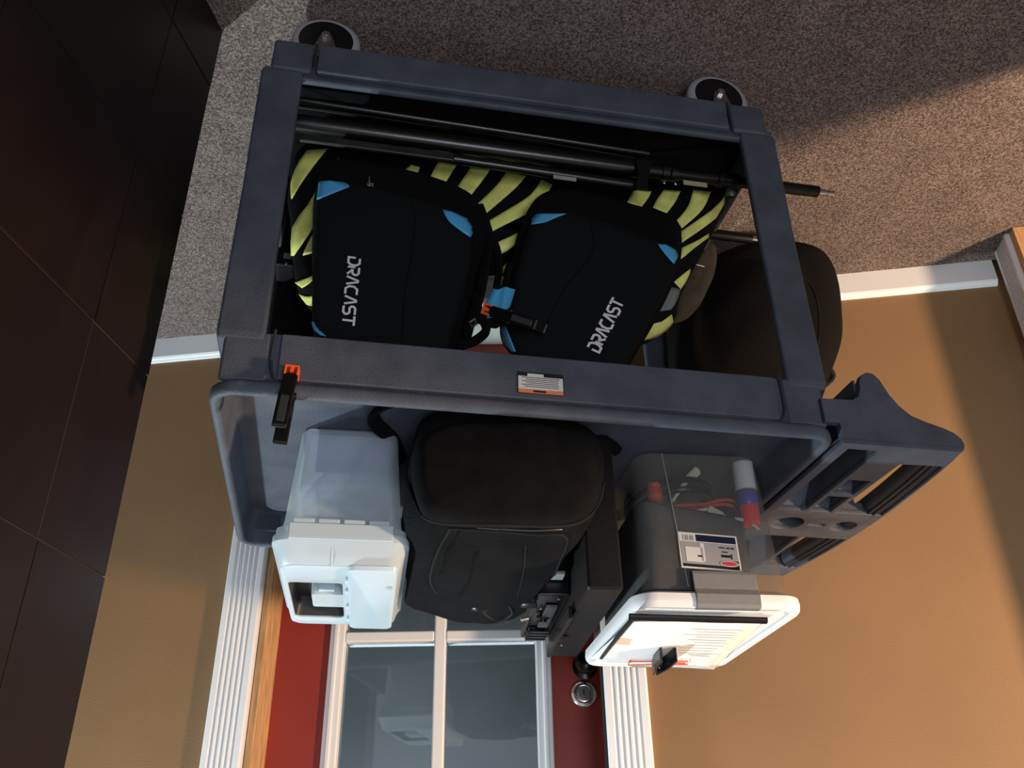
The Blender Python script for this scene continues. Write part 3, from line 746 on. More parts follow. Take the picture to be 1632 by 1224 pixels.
# ---- papers, folder, clip on the tub's lid
LZT = .289
folder = empty('clear_folder', CB, 'clear folder with thick black edge bars lying on the white tub lid', 'folder')
def lidp(px, py, z=LZT+.004): return CB.at(px, py, 'z', z)
fa, fb, fc, fd = lidp(1010, 981, .2945), lidp(1222, 989, .2945), lidp(1135, 1060, .2945), lidp(943, 1046, .2945)
bm = B(); vs = [bm.verts.new(p) for p in (fa, fb, fc, fd)]; bm.faces.new(vs); bmesh.ops.solidify(bm, geom=bm.faces[:], thickness=.0015)
link('film_cover', bm, M_folder, folder, smooth=False)
bm = B(); tube(bm, [lidp(1003, 983, .303), lidp(1110, 986, .3035), lidp(1222, 989, .304)], .0058, 10, flat=.8); link('edge_bar', bm, M_blackpl, folder)
bm = B(); tube(bm, [lidp(1010, 984, .303), lidp(985, 1014, .303), lidp(959, 1047, .303)], .0052, 10, flat=.8); link('edge_bar', bm, M_blackpl, folder)
def sheet(name, corners, z, m, n=12, amp=.002, seed=0):
    bm = B(); P = [lidp(x, y, z) for x, y in corners]; g = []
    for i in range(n+1):
        row = []
        for j in range(n+1):
            a = P[0].lerp(P[1], i/n); b = P[3].lerp(P[2], i/n); q = a.lerp(b, j/n)
            q.z += amp*(noise.noise(Vector((q.x*14+seed, q.y*14, seed)))+.4) + (.004*(j/n)**3)
            row.append(bm.verts.new(q))
        g.append(row)
    for i in range(n):
        for j in range(n): bm.faces.new((g[i][j], g[i+1][j], g[i+1][j+1], g[i][j+1]))
    return bm
cor = [[(1010, 989), (1212, 994), (1137, 1063), (953, 1051)], [(1012, 989), (1205, 994), (1143, 1060), (948, 1049)], [(1008, 990), (1200, 993), (1128, 1062), (941, 1046)]]
for k, c in enumerate(cor):
    bm = sheet('paper', c, .2975+.0016*k, M_paper, seed=k*3)
    o = thingmesh('paper_sheet', bm, M_paper, CB, ['lowest white sheet of the clipped pile, poking out at its left corner', 'middle white sheet of the clipped pile on the tub lid', 'topmost white printed sheet of the clipped pile, with pale text lines'][k], 'paper', 'printed sheets clipped together on the tub lid')
    md = o.modifiers.new('t', 'SOLIDIFY'); md.thickness = .0004
    top_sheet = o
sk = Skin([top_sheet], CB)
bm = B()
for k in range(11):
    t = k/10; y = 1002+t*42; xl = 1090-t*10+random.uniform(0, 25); xr = 1188-t*42-random.uniform(0, 18)
    sk.patch('x', [(xl, y), (xr, y+2)], [(xl, y+1.1), (xr, y+3.1)], None, None, off=.0006, across=1, nn=6, bm=bm)
sk.patch('x', [(1096, 1043), (1130, 1043)], [(1096, 1044.2), (1130, 1044.2)], None, None, off=.0006, across=1, nn=4, bm=bm)
link('text_lines', bm, M_ink, top_sheet, smooth=False)
bm = B(); sk.patch('x', [(988, 1017), (1007, 1019)], [(980, 1026), (1002, 1028)], None, None, off=.0006, nn=4, bm=bm); link('tan_mark', bm, M_skin, top_sheet, smooth=False)

def spring_clamp(name, fr, label, L=.10, w=.020, jaws=True):
    """spring clamp: local x along the handles (jaws at 0, handles towards +x), z opening direction, y width"""
    root = empty(name, fr, label, 'clamp')
    for s in (1, -1):
        bm = B()
        pr = [(.0, .003), (.012, .005), (.030, .010), (.046, .013), (.060, .017), (.080, .019), (L, .020), (L+.003, .024), (L, .028), (.078, .027), (.055, .025), (.038, .020), (.020, .014), (.004, .010)]
        rings(bm, [[Vector((x, y, s*z)) for x, z in pr] for y in (-w/2, w/2)])
        h = link('handle_arm', bm, M_blackpl, root, smooth=False, bevel=.002)
        bm = B(); box(bm, .052, L-.006, -w*.28, w*.28, s*.0265-.002, s*.0265+.002); link('grip_recess', bm, mat('worn_black', (.03, .03, .032), .3), h, smooth=False, bevel=.001)
        if not jaws: continue
        bm = B(); box(bm, -.008, .006, -w*.52, -w*.52+.003, s*.0055-.006, s*.0055+.006); box(bm, -.008, .006, w*.52-.003, w*.52, s*.0055-.006, s*.0055+.006); box(bm, -.010, -.007, -w*.52, w*.52, s*.0055-.006, s*.0055+.006); box(bm, -.008, .001, -w*.14, w*.14, s*.0055-.005, s*.0055+.005)
        j = link('jaw_pad', bm, M_orange, root, smooth=False, bevel=.0008); tag(j, 'orange jaw pad')
    bm = B(); cyl(bm, (.036, -w*.62, 0), (.036, w*.62, 0), .0055, n=16); link('pivot_pin', bm, M_blackpl, root)
    bm = B(); tube(bm, [Vector((.036+.009*math.cos(t), (-w*.3+w*.6*k/40), .009*math.sin(t))) for k, t in [(k, k/40*4*math.pi) for k in range(41)]], .001, 6); link('spring', bm, M_steel, root)
    return root
def orient(root, origin_w, xdir_w, ydir_w, squeeze=1):
    x = Vector(xdir_w).normalized(); y = Vector(ydir_w); y = (y-x*y.dot(x)).normalized(); z = x.cross(y)
    root.matrix_world = Matrix.Translation(origin_w) @ Matrix((x, y, z)).transposed().to_4x4() @ Matrix.Diagonal((1, 1, squeeze, 1))
# clamp on the rim at the far-left corner of the photo's cart front
c1 = spring_clamp('spring_clamp', CF, 'black spring clamp with orange jaws gripping the front rim near the tool box')
orient(c1, CF.world((.3695, .004, .796)), CF.X*.06+CF.Z+CF.Y*-.06, -CF.X)
# clamp on the papers
c2 = spring_clamp('spring_clamp', CB, 'black spring clamp lying on the far edge of the papers on the white lid', L=.115, w=.026, jaws=False)
orient(c2, CB.world(lidp(1043, 1066, .3165)), CB.world(lidp(1072, 1037, .3165))-CB.world(lidp(1043, 1066, .3165)), Vector((0, 0, 1)), .55)
wire = empty('wire_paper_clip', CB, 'flat red wire clip along the far edge of the papers', 'paper clip')
bm = B(); W1 = [lidp(x, y, .3075) for x, y in ((1003, 1054), (1096, 1054), (1096, 1059), (1001, 1060), (1003, 1054))]
tube(bm, W1, .0013, 6); link('wire_loop', bm, M_orange, wire)
bm = B(); box(bm, 0, .036, -.002, .002, -.001, .001, Matrix.Translation(lidp(1092, 1057, .3080))); link('flat_bar', bm, M_orange, wire, smooth=False)

# ---- black backpack on the top shelf
BP = CF.sub((.03, .36, TZ), 1.0)
bpk = empty('camera_backpack', BP, 'large black camera backpack lying in the middle of the top shelf', 'backpack')
def L2(x0, x1, y0, y1, r, z): return (x0-.03, x1-.03, y0-.36, y1-.36, r, z-TZ)
bm = B()
LV = [L2(-.112, .160, .125, .58, .05, .767), L2(-.130, .170, .102, .60, .06, .785), L2(-.140, .182, .090, .61, .065, .83), L2(-.138, .186, .088, .61, .07, .88), L2(-.122, .186, .094, .61, .07, .925), L2(-.100, .182, .105, .60, .07, .953),
      L2(-.086, .176, .128, .59, .07, .970), L2(-.080, .170, .18, .58, .07, .985), L2(-.072, .150, .27, .575, .07, .997), L2(-.06, .10, .36, .56, .06, 1.006), L2(-.03, .05, .44, .53, .03, 1.009)]
loft(bm, LV, n=8)
bmesh.ops.subdivide_edges(bm, edges=bm.edges[:], cuts=1, use_grid_fill=True)
for v in bm.verts:
    if v.co.y > 0:
        x = v.co.x; k = .80-(1.5*(x+.03) if x > -.03 else -4.2*(x+.03)); v.co.y *= max(.35, k)
for v in bm.verts:
    x, y, z = v.co
    if y > -.18: v.co.x = max(v.co.x, -.148)
    if y > -.04 and z > .11: v.co.x = max(v.co.x, -.092)
    if y > -.17: v.co.x = min(v.co.x, .142 if z < .16 else .128)
for v in bm.verts:
    f = max(0, min(1, (v.co.z)/.02)); v.co += noise.noise_vector(v.co*11)*.008*f+noise.noise_vector(v.co*35)*.002*f
bbody = link('main_body', bm, M_blackfab2, bpk, subd=1, auto=180)
skb = Skin([bbody], BP)
# front pocket: puffy rounded panel with piping
pp = [(660, 690), (760, 672), (900, 680), (948, 700), (952, 770), (935, 815), (900, 833), (790, 838), (700, 832), (672, 815), (655, 760)]
PK = [BP.at(x, y, 'y', -.268) for x, y in pp]
bm = B(); pillow(bm, chaikin([(p.x, p.z) for p in PK], 3), -.289, -.235, .022, .010, k=5, wr=.005, ws=16)
pock = link('front_pocket', bm, M_blackfab, bpk)
skp = Skin([bbody, pock], BP)
skp.piping('piping', [(646, 740), (650, 770), (660, 800), (674, 822), (700, 833), (760, 836), (830, 838), (900, 838), (935, 826), (955, 800), (962, 770)], .0026, M_piping, pock, 0)
skp.piping('zipper', [(760, 840), (800, 843), (850, 845), (895, 843)], .0015, mat('grey_zip', (.03, .03, .03), .35), pock, .001)
# top flap panel outlines
skp.piping('seam', [(718, 842), (702, 870), (690, 900), (686, 925), (695, 945)], .0022, M_piping, bbody, 0)
skp.piping('seam', [(735, 845), (715, 880), (705, 915)], .0018, M_blackfab, bbody, 0)
skp.piping('seam', [(718, 843), (780, 846), (850, 852), (902, 856), (890, 900), (870, 945)], .0022, M_piping, bbody, 0)
skp.piping('seam', [(838, 868), (835, 910), (825, 950)], .0015, M_piping, bbody, 0)
skp.piping('seam', [(760, 880), (750, 920), (735, 950)], .0015, M_blackfab, bbody, 0)
# side release buckle and straps
q = skp.hit(942, 858, .004) or Vector((-.1, -.1, .18))
bm = B(); box(bm, -.018, .018, -.008, .008, -.004, .004, Matrix.Translation(q) @ Matrix.Rotation(.7, 4, 'Z') @ Matrix.Rotation(.3, 4, 'Y')); link('buckle', bm, mat('grey_buckle', (.12, .12, .12), .3), bpk, smooth=False, bevel=.002)
bm = B(); box(bm, -.010, .010, -.010, .010, -.005, .005, Matrix.Translation(q+Vector((.022, .0, -.004)))); link('buckle_end', bm, M_blackpl, bpk, smooth=False, bevel=.002)
q = [BP.at(x, y, 'z', .235) for x, y in ((745, 965), (765, 962), (790, 968), (815, 965), (835, 960), (855, 958))]
bm = B(); tube(bm, smooth_path([p+Vector((0, 0, .008*math.sin(i*1.7))) for i, p in enumerate(q)], 5), .009, 8, flat=.4); link('carry_strap', bm, M_blackpl, bpk)
bm = B(); tube(bm, smooth_path([BP.at(x, y, 'z', z) for x, y, z in ((765, 965, .24), (775, 978, .243), (795, 988, .243), (815, 978, .243), (812, 964, .24))], 5), .0035, 6); link('strap_loop', bm, M_blackpl, bpk)
# shoulder strap hanging on the shelf floor
q = [CF.at(x, y, 'z', .772) for x, y in ((640, 735), (625, 700), (600, 676), (596, 660), (615, 648), (640, 640))]
bm = B(); tube(bm, smooth_path([BP.loc(CF.world(p)) for p in q], 5), .013, 8, flat=.45); link('shoulder_strap', bm, M_blackfab, bpk)
bm = B(); q = [CF.at(x, y, 'z', .776) for x, y in ((985, 720), (968, 706), (955, 712), (942, 720))]
tube(bm, smooth_path([BP.loc(CF.world(p)) for p in q], 5), .010, 8, flat=.5); link('side_strap', bm, M_blackfab, bpk)

# ---- black light fixture standing on edge between backpack and tub
LF = CF.sub((-.150, .402, TZ), 5.2)
lf = empty('light_fixture_case', LF, 'black light head on edge with slotted rail and plates, wedged between backpack and clear tub', 'light fixture')
bm = B(); loft(bm, [(-.028, .026, -.222, .222, .006, .001), (-.030, .026, -.226, .226, .006, .02), (-.032, .026, -.228, .226, .006, .268), (-.030, .024, -.224, .224, .006, .272)])
link('housing', bm, mat('matte_black_housing', (.005, .005, .0055), .55, bump=.1, scale=200, spec=.25), lf, auto=40)
bm = B(); box(bm, .027, .082, -.07, .224, .12, .236); link('side_housing', bm, M_blackmetal, lf, smooth=False, bevel=.003)
bm = B(); box(bm, .030, .036, -.10, .18, .262, .285); box(bm, .012, .030, .06, .20, .272, .276); link('raised_lip', bm, M_blackpl, lf, smooth=False, bevel=.002)
gm = mat('dull_grey_metal', (.10, .10, .10), .35, metal=.6)
bm = B(); box(bm, .042, .062, -.02, .115, .238, .244); link('mounting_rail', bm, gm, lf, smooth=False, bevel=.001)
bm = B(); box(bm, .040, .066, -.110, -.078, .205, .212); link('side_bracket', bm, mat('worn_grey_plate', (.24, .27, .26), .4), lf, smooth=False, bevel=.002)
for k in range(4):
    bm = B(); box(bm, .036, .076, .135+k*.020, .145+k*.020, .237, .247); link('cooling_fin', bm, M_blackmetal, lf, smooth=False, bevel=.001)
bm = B(); lathe(bm, (.060, .05, .24), (0, 0, 1), [(0, .012), (.004, .012), (.006, .008), (.012, .007)], 16); link('knob', bm, M_blackmetal, lf); bm = B(); lathe(bm, (.078, .12, .245), (0, 0, 1), [(0, .007), (.006, .006), (.008, .003)], 12); link('knob', bm, M_blackmetal, lf)
for p in ((.045, -.06, .238), (.07, .0, .238), (.020, .10, .278), (.074, .205, .238)):
    bm = B(); lathe(bm, p, (0, 0, 1), [(0, .003), (.003, .003), (.004, .001)], 10); link('screw', bm, M_chrome, lf)
bm = B(); cyl(bm, (.082, .085, .235), (.096, .085, .238), .0035, n=10); link('silver_stud', bm, M_chrome, lf)
bm = B(); lathe(bm, (.0, .245, .150), (0, 0, 1), [(0, .020), (.004, .022), (.085, .022), (.090, .018), (.092, .002)], 24); link('end_knob', bm, M_blackmetal, lf)

# ================================================================= things on the bottom shelf
BZ = .1275
def cp(px, py, y): return CF.at(px, py, 'y', y)
# ---- striped safety vest bundle
VF = CF.sub((0, 0, BZ)); BAGV = [(461, 300), (463, 262), (478, 240), (500, 234), (530, 240), (600, 256), (700, 258), (800, 272), (900, 288), (1000, 298), (1090, 300), (1140, 304), (1157, 312), (1150, 335), (1142, 352), (1134, 374), (1112, 420), (1090, 462), (1080, 492), (1078, 510), (1055, 530), (1025, 545), (985, 540), (900, 470), (815, 430), (790, 428), (770, 430), (640, 470), (540, 485), (505, 490), (485, 478), (470, 448), (464, 400), (461, 350)]
vb = empty('safety_vest_bundle', VF, 'bundled black cloth with yellow reflective stripes behind the two branded bags', 'safety vest')
P = [VF.at(x, y, 'y', .208) for x, y in BAGV]
bm = B(); pillow(bm, chaikin([(p.x, p.z) for p in P], 2), .168, .262, .045, .006, k=6, wr=.006, ws=15)
vcloth = link('black_cloth', bm, M_vest, vb, auto=180)
skv = Skin([vcloth], VF)
ST = [([(490, 241), (476, 262), (466, 290), (465, 312)], [(522, 239), (500, 266), (482, 292), (466, 318)]),
      ([(538, 254), (524, 270), (512, 290), (490, 330), (468, 362), (466, 408)], [(545, 256), (534, 272), (518, 300), (506, 350), (496, 370), (470, 408)]),
      ([(500, 372), (490, 392), (484, 408)], [(510, 372), (508, 388), (506, 402)]),
      ([(472, 450), (490, 444), (500, 440)], [(483, 459), (494, 452), (506, 440)]),
      ([(478, 468), (490, 472), (502, 470)], [(490, 484), (498, 486), (506, 482)]),
      ([(655, 264), (648, 270), (640, 276)], [(669, 268), (667, 274), (664, 282)]),
      ([(698, 260), (690, 274), (684, 288)], [(728, 264), (720, 276), (708, 296)]),
      ([(750, 268), (738, 286), (727, 302)], [(781, 272), (768, 290), (750, 313)]),
      ([(806, 276), (792, 296), (762, 325)], [(838, 282), (818, 304), (774, 342)]),
      ([(862, 288), (845, 312), (808, 336), (774, 356)], [(880, 296), (858, 330), (820, 352), (774, 374)]),
      ([(825, 372), (808, 380), (791, 388)], [(820, 392), (808, 400), (794, 407)]),
      ([(775, 392), (773, 400), (771, 416)], [(781, 395), (783, 402), (782, 413)]),
      ([(808, 418), (802, 424), (797, 430)], [(806, 424), (802, 432), (799, 442)]),
      ([(1010, 304), (1004, 314), (999, 324)], [(1038, 306), (1032, 318), (1022, 331)]),
      ([(1057, 304), (1046, 320), (1040, 332)], [(1084, 306), (1075, 324), (1062, 341)]),
      ([(1104, 304), (1096, 330), (1078, 352)], [(1132, 307), (1118, 336), (1086, 365)]),
      ([(1154, 309), (1142, 328), (1116, 348), (1085, 370)], [(1156, 312), (1146, 340), (1122, 362), (1086, 388)]),
      ([(1128, 372), (1110, 384), (1086, 396)], [(1128, 378), (1108, 394), (1084, 414)]),
      ([(1099, 428), (1084, 440), (1073, 450)], [(1098, 434), (1092, 448), (1083, 461)]),
      ([(1076, 494), (1055, 512), (1035, 518), (1016, 540)], [(1077, 506), (1060, 526), (1040, 538), (1018, 541)]),
      ([(1052, 484), (1044, 492), (1036, 504)], [(1053, 488), (1046, 498), (1037, 507)])]
for k, (a, b) in enumerate(ST):
    skv.patch('yellow_stripe', a, b, M_yellow, vb, off=.0022, nn=8)
for a, b in (([(467, 418), (464, 436), (463, 452)], [(468, 418), (482, 430), (497, 442)]), ([(1058, 455), (1044, 478), (1030, 500)], [(1083, 462), (1076, 482), (1068, 494)])):
    skv.patch('grey_stripe', a, b, M_greytape, vb, off=.0020, nn=5)

NF = CF.sub((0, .085, BZ)); bm = B()
pillow(bm, chaikin([(-.450, -.050), (.450, -.050), (.453, -.02), (.453, .30), (.44, .34), (-.44, .34), (-.453, .30), (-.453, -.02)], 2), -.020, 0, .008, .0, fn=lambda u, v, w: Vector((u, v, -w+.0005)), wr=.002, ws=20)
thingmesh('shelf_shade_sheet', bm, M_blackfab, NF, 'flat black sheet standing in for shade under the light stands on the lower shelf', 'shade sheet', auto=180)  # black sheet added to stand in for the shade inside the shelf
# ---- branded light bags
def light_bag(label, outl, front, blues, text_a, text_b, gus, seams, yf=.088, th=.125, cloth_y=.0):
    fr = CF.sub((sum(cp(x, y, yf).x for x, y in outl)/len(outl), yf, BZ+.05))
    root = empty('light_bag', fr, label, 'equipment bag', 'padded light bags leaning on the lower shelf')
    def P(x, y, d): return fr.at(x, y, 'y', d)
    bm = B(); pl = [P(x, y, .03) for x, y in outl]
    pillow(bm, chaikin([(p.x, p.z) for p in pl], 2), .012, th*.55, .028, .006, k=5, wr=.002, ws=14)
    body = link('bag_body', bm, M_bagfab2, root)
    bm = B(); pl = [P(x, y, .0) for x, y in front]
    pillow(bm, chaikin([(p.x, p.z) for p in pl], 2), -.010, .03, .016, .004, k=5, wr=.0012, ws=12)
    pan = link('front_panel', bm, M_bagfab, root)
    s = Skin([body, pan], fr)
    for a, b in blues: 
        o = s.patch('blue_corner', a, b, M_blue, pan, off=.0035, nn=10)
        if o: tag(o, 'blue corner accent')
    for g in gus: s.piping('seam', g, .0013, M_blackfab, pan, 0)
    for g in seams: s.piping('zipper', g, .0014, M_blackfab, body, .0)
    # lettering: baseline runs text_a -> text_b in the picture
    a, b = s.hit(*text_a, .0010), s.hit(*text_b, .0010)
    return root, pan, s, fr
A_out = [(497, 330), (505, 285), (522, 256), (545, 252), (640, 268), (720, 290), (760, 312), (776, 350), (776, 420), (768, 470), (748, 520), (728, 560), (700, 600), (600, 610), (500, 600), (500, 520), (498, 430)]
A_fr = [(500, 340), (506, 296), (520, 288), (545, 290), (600, 300), (660, 315), (720, 334), (746, 348), (754, 375), (752, 420), (742, 470), (726, 520), (712, 570), (690, 612), (600, 615), (514, 600), (498, 530), (497, 430)]
bagA, panA, skA, frA = light_bag('black padded light bag with blue corners, the one nearer the slate wall', A_out, A_fr,
    [([(511, 292), (509, 305), (507, 320)], [(528, 291), (550, 294), (557, 300)]), ([(705, 336), (716, 356), (748, 380)], [(720, 340), (744, 352), (752, 364)]), ([(500, 514), (504, 528), (512, 536)], [(502, 513), (508, 525), (520, 538)])],
    (575, 412), (545, 515), [[(655, 318), (662, 350), (655, 410), (645, 470), (640, 550)], [(520, 290), (600, 302), (660, 317), (720, 336)]], [[(540, 290), (600, 303), (680, 322), (730, 344), (753, 372), (752, 430)]])
B_out = [(840, 330), (862, 306), (900, 300), (960, 310), (1040, 334), (1078, 345), (1086, 375), (1084, 425), (1066, 470), (1040, 520), (1015, 560), (990, 610), (900, 620), (850, 590), (815, 556), (797, 530), (800, 480), (815, 420), (828, 370)]
B_fr = [(845, 352), (858, 338), (900, 336), (960, 352), (1030, 378), (1066, 390), (1078, 402), (1078, 430), (1062, 465), (1036, 515), (1010, 560), (985, 612), (900, 622), (850, 592), (822, 560), (806, 530), (812, 470), (828, 410)]
bagB, panB, skB, frB = light_bag('black padded light bag with blue corners, the tilted one nearer the cart handle', B_out, B_fr,
    [([(848, 360), (850, 350), (856, 343)], [(870, 356), (888, 348), (902, 343)]), ([(1047, 391), (1058, 406), (1072, 422)], [(1060, 392), (1074, 400), (1078, 408)]), ([(800, 524), (806, 545), (818, 560)], [(808, 520), (816, 540), (824, 560)])],
    (0, 0), (0, 0), [[(940, 352), (945, 400), (900, 460), (870, 520)], [(868, 340), (920, 345), (980, 364), (1045, 388)]], [[(868, 335), (930, 345), (1000, 368), (1050, 385), (1080, 405)]])
def lettering(fr, pan, sk, origin, alongpx, uppx, hgt, wlen):
    """word on the front panel: the baseline starts at pixel origin, runs to alongpx; caps rise towards uppx"""
    o = sk.hit(*origin, .0012); a = sk.hit(*alongpx, .0012); u = sk.hit(*uppx, .0012)
    ex = (a-o); Ltot = ex.length; ex.normalize(); ez = (u-o); hh = ez.length; ez.normalize()
    n = 7; wid = Ltot/(n+(n-1)*.28); gapw = wid*.28
    nrm = ex.cross(ez).normalized(); nrm = -nrm if nrm.y > 0 else nrm
    bm, _ = letters('DRACAST', hh, wid, gapw, hh*.20, .0006, lambda x, y, w: o+ex*x+ez*y+nrm*(w+.0008), slant=.10)
    return tag(link('printed_word', bm, M_print, pan, smooth=False), 'silver printed word DRACAST')
lettering(frA, panA, skA, (556, 411), (545, 517), (574, 412), .0, .0)
lettering(frB, panB, skB, (954, 563), (994, 484), (935, 556), .0, .0)
q = skA.hit(590, 297, .003)
bm = B(); box(bm, -.006, .006, -.002, .003, -.004, .004, Matrix.Translation(q)); tube(bm, [q+Vector((.002, -.002, .003)), q+Vector((.003, -.004, -.006)), q+Vector((.003, -.004, -.016))], .0022, 6, flat=.6)
link('zipper_pull', bm, M_steel, bagA, smooth=False)
# carry straps between the bags
def strap(root, fr, pts, r=.007, m=M_blackfab, name='carry_strap', flat=.45):
    bm = B(); tube(bm, smooth_path([fr.at(x, y, 'y', d) for x, y, d in pts], 5), r, 8, flat=flat); return link(name, bm, m, root)
strap(bagA, frA, [(762, 330, .04), (778, 380, .03), (772, 430, .0), (762, 480, -.01), (748, 520, .0), (742, 545, .02)], .012)
strap(bagA, frA, [(776, 372, .03), (790, 395, .02), (795, 430, .01), (792, 460, .0), (800, 480, -.005)], .009)
strap(bagA, frA, [(755, 470, -.01), (765, 500, -.02), (775, 525, -.02), (762, 540, .0), (745, 548, .01), (730, 552, .02)], .008)
strap(bagA, frA, [(758, 505, .0), (775, 512, -.01), (792, 515, -.01), (800, 505, .0), (806, 490, .01)], .009)
strap(bagB, frB, [(812, 420, .02), (806, 450, .0), (798, 480, -.01), (800, 505, -.01)], .008)
bm = B(); cl = [frA.at(x, y, 'y', -.012) for x, y in ((757, 508), (760, 516), (752, 522), (748, 514))]; tube(bm, cl+[cl[0]], .0022, 6)
link('metal_slider', bm, M_steel, bagA)
# blue padded grip wrapped round the straps
bw = CF.sub((0, 0, BZ))
def bwp(x, y, d): return bw.at(x, y, 'y', d)
cols = [[(786, 458), (776, 478), (768, 500), (776, 508)], [(792, 463), (784, 480), (778, 500), (782, 507)], [(798, 460), (794, 478), (790, 500), (792, 502)], [(806, 456), (803, 474), (800, 492), (801, 497)], [(814, 460), (811, 474), (807, 488), (806, 493)], [(822, 461), (818, 474), (814, 486), (811, 492)]]
dep = [.074, .063, .070, .060, .064, .073]
bm = B(); g = [[bm.verts.new(bwp(x, y, d)) for x, y in smooth_path([(a, b, 0) for a, b in c], 4) and [(p.x, p.y) for p in smooth_path([(a, b, 0) for a, b in c], 4)]] for c, d in zip(cols, dep)]
for a, b in zip(g, g[1:]):
    for i in range(len(a)-1): bm.faces.new((a[i], b[i], b[i+1], a[i+1]))
bo = thingmesh('strap_wrap', bm, M_blue, bw, 'bright blue folded handle wrap hanging between the two light bags', 'handle wrap', auto=180)
md = bo.modifiers.new('t', 'SOLIDIFY'); md.thickness = .003; md.offset = 0; md = bo.modifiers.new('s', 'SUBSURF'); md.levels = 1; md.render_levels = 2
c3 = spring_clamp('spring_clamp', bw, 'black spring clamp with orange jaw pinching the blue wrap', L=.095, w=.018)
pa = CF.world(cp(781, 495, .060)); pb = CF.world(cp(858, 520, .030))
orient(c3, pa, pb-pa, CF.Z+CF.Y*.5)

# ---- light stands
def light_stand(fr, label, y, pole, tip, full=True, zc=0):
    root = empty('light_stand', fr, label, 'light stand', 'folded light stands on the lower shelf')
    def P(x, yy, d=y): return fr.at(x, yy, 'y', d)
    a, b = P(*pole[0]), P(*pole[1])
    d = (b-a).normalized()
    bm = B(); cyl(bm, a, b, .0165, n=24); link('main_pole', bm, M_blackmetal, root)
    return root, P, a, b, d
S1 = CF.sub((0, .085, BZ)); ls = empty('light_stand', S1, 'folded black light stand along the front of the lower shelf, its tip sticking out', 'light stand', 'folded light stands on the lower shelf')
def SP(x, y, d=0.0): return S1.at(x, y, 'y', d)
bm = B(); cyl(bm, SP(440, 192), SP(1018, 270), .0170, n=28); link('main_pole', bm, M_blackmetal, ls)
bm = B(); a, b = SP(1018, 270), SP(1200, 293)
lathe(bm, a, b-a, [(0, .0125), (.045, .0125), (.046, .0155), (.060, .0155), (.061, .0120), (.064, .0150), (.075, .0150), (.076, .0115), (.160, .0115), (.162, .0150), (.172, .0150), (.174, .0120), (.190, .0120), (.192, .0155), (.205, .0155), (.207, .0110), ((b-a).length, .0108)], 24); link('collar_section', bm, M_blackmetal, ls, auto=30)
bm = B(); cyl(bm, SP(1195, 292), SP(1303, 305.5), .0115, n=22); link('upper_tube', bm, M_blackmetal, ls)
bm = B(); a, b = SP(1302, 305.4), SP(1329, 308.8); lathe(bm, a, b-a, [(0, .0062), (.016, .0062), (.017, .0045), (.021, .0045), (.022, .0060), ((b-a).length-.001, .0058), ((b-a).length, .003)], 16); link('chrome_spigot', bm, M_chrome, ls, auto=30)
bm = B(); cyl(bm, SP(440, 154, -.012), SP(1034, 245, -.012), .0068, n=14); lathe(bm, SP(1000, 240, -.012), SP(1034, 245, -.012)-SP(1000, 240, -.012), [(0, .0085), (.006, .0085)], 14); link('leg', bm, M_blackmetal, ls)
bm = B(); cyl(bm, SP(470, 168, .020), SP(720, 205, .020), .006, n=12); cyl(bm, SP(600, 178, -.010), SP(1010, 252, .02), .0065, n=14); link('leg', bm, M_blackmetal, ls)
bm = B()
a, b = SP(478, 219, -.010), SP(724, 252, -.010); rings(bm, [[p+Vector((0, dy, dz)) for dy, dz in ((-.004, -.009), (.004, -.009), (.004, .009), (-.004, .009))] for p in (a, b)]); link('flat_leg', bm, M_blackflat, ls, smooth=False, bevel=.003)
bm = B(); cyl(bm, SP(700, 250, 0), SP(1015, 296, 0), .0095, n=16); link('leg', bm, M_blackmetal, ls)
bm = B(); rings(bm, [[SP(x, y, d) for x, y in ((1012, 252), (1040, 255), (1034, 280), (1032, 305), (1012, 303), (1016, 275))] for d in (-.026, .012)]); link('leg_bracket', bm, M_blackpl, ls, smooth=False, bevel=.003)
bm = B(); bm.free()
for x, y in ((1058, 292), (1076, 294), (1163, 300)):
    bm = B(); lathe(bm, SP(x, y, -.012), Vector((0, -1, 0)), [(0, .0032), (.003, .0032), (.004, .002)], 10); link('bolt', bm, M_steel, ls)
bm = B(); box(bm, -.022, .022, -.001, .001, -.004, .004, Matrix.Translation(SP(900, 284, -.011)) @ Matrix.Rotation(.02, 4, 'Y')); link('silver_sticker', bm, mat('foil_label', (.30, .29, .28), .3), ls, smooth=False)
bm = B(); box(bm, -.024, .024, -.001, .001, -.005, .005, Matrix.Translation(SP(1108, 293, -.018))); link('cream_sticker', bm, mat('cream_tape', (.34, .32, .20), .4), ls, smooth=False)
bm = B(); lathe(bm, SP(1165, 308, -.01), Vector((.2, -1, .4)), [(0, .010), (.006, .012), (.014, .011), (.016, .004)], 12); link('lock_knob', bm, M_blackpl, ls)
S2 = CF.sub((0, .30, BZ)); l2 = empty('light_stand', S2, 'second folded light stand further back, only its black top tube and chrome spigot showing', 'light stand', 'folded light stands on the lower shelf')
def SQ(x, y, d=0.0): return S2.at(x, y, 'y', d)
bm = B(); cyl(bm, SQ(850, 339), SQ(1100, 370), .0155, n=20); link('main_pole', bm, M_blackmetal, l2)
bm = B(); cyl(bm, SQ(1095, 368), SQ(1197, 380.5), .0118, n=22); link('upper_tube', bm, M_blackmetal, l2)
bm = B(); a, b = SQ(1196, 380.4), SQ(1222, 383.6); lathe(bm, a, b-a, [(0, .0062), (.018, .0062), (.019, .0045), (.023, .0045), (.024, .0060), ((b-a).length, .0055)], 16); link('chrome_spigot', bm, M_chrome, l2, auto=30)

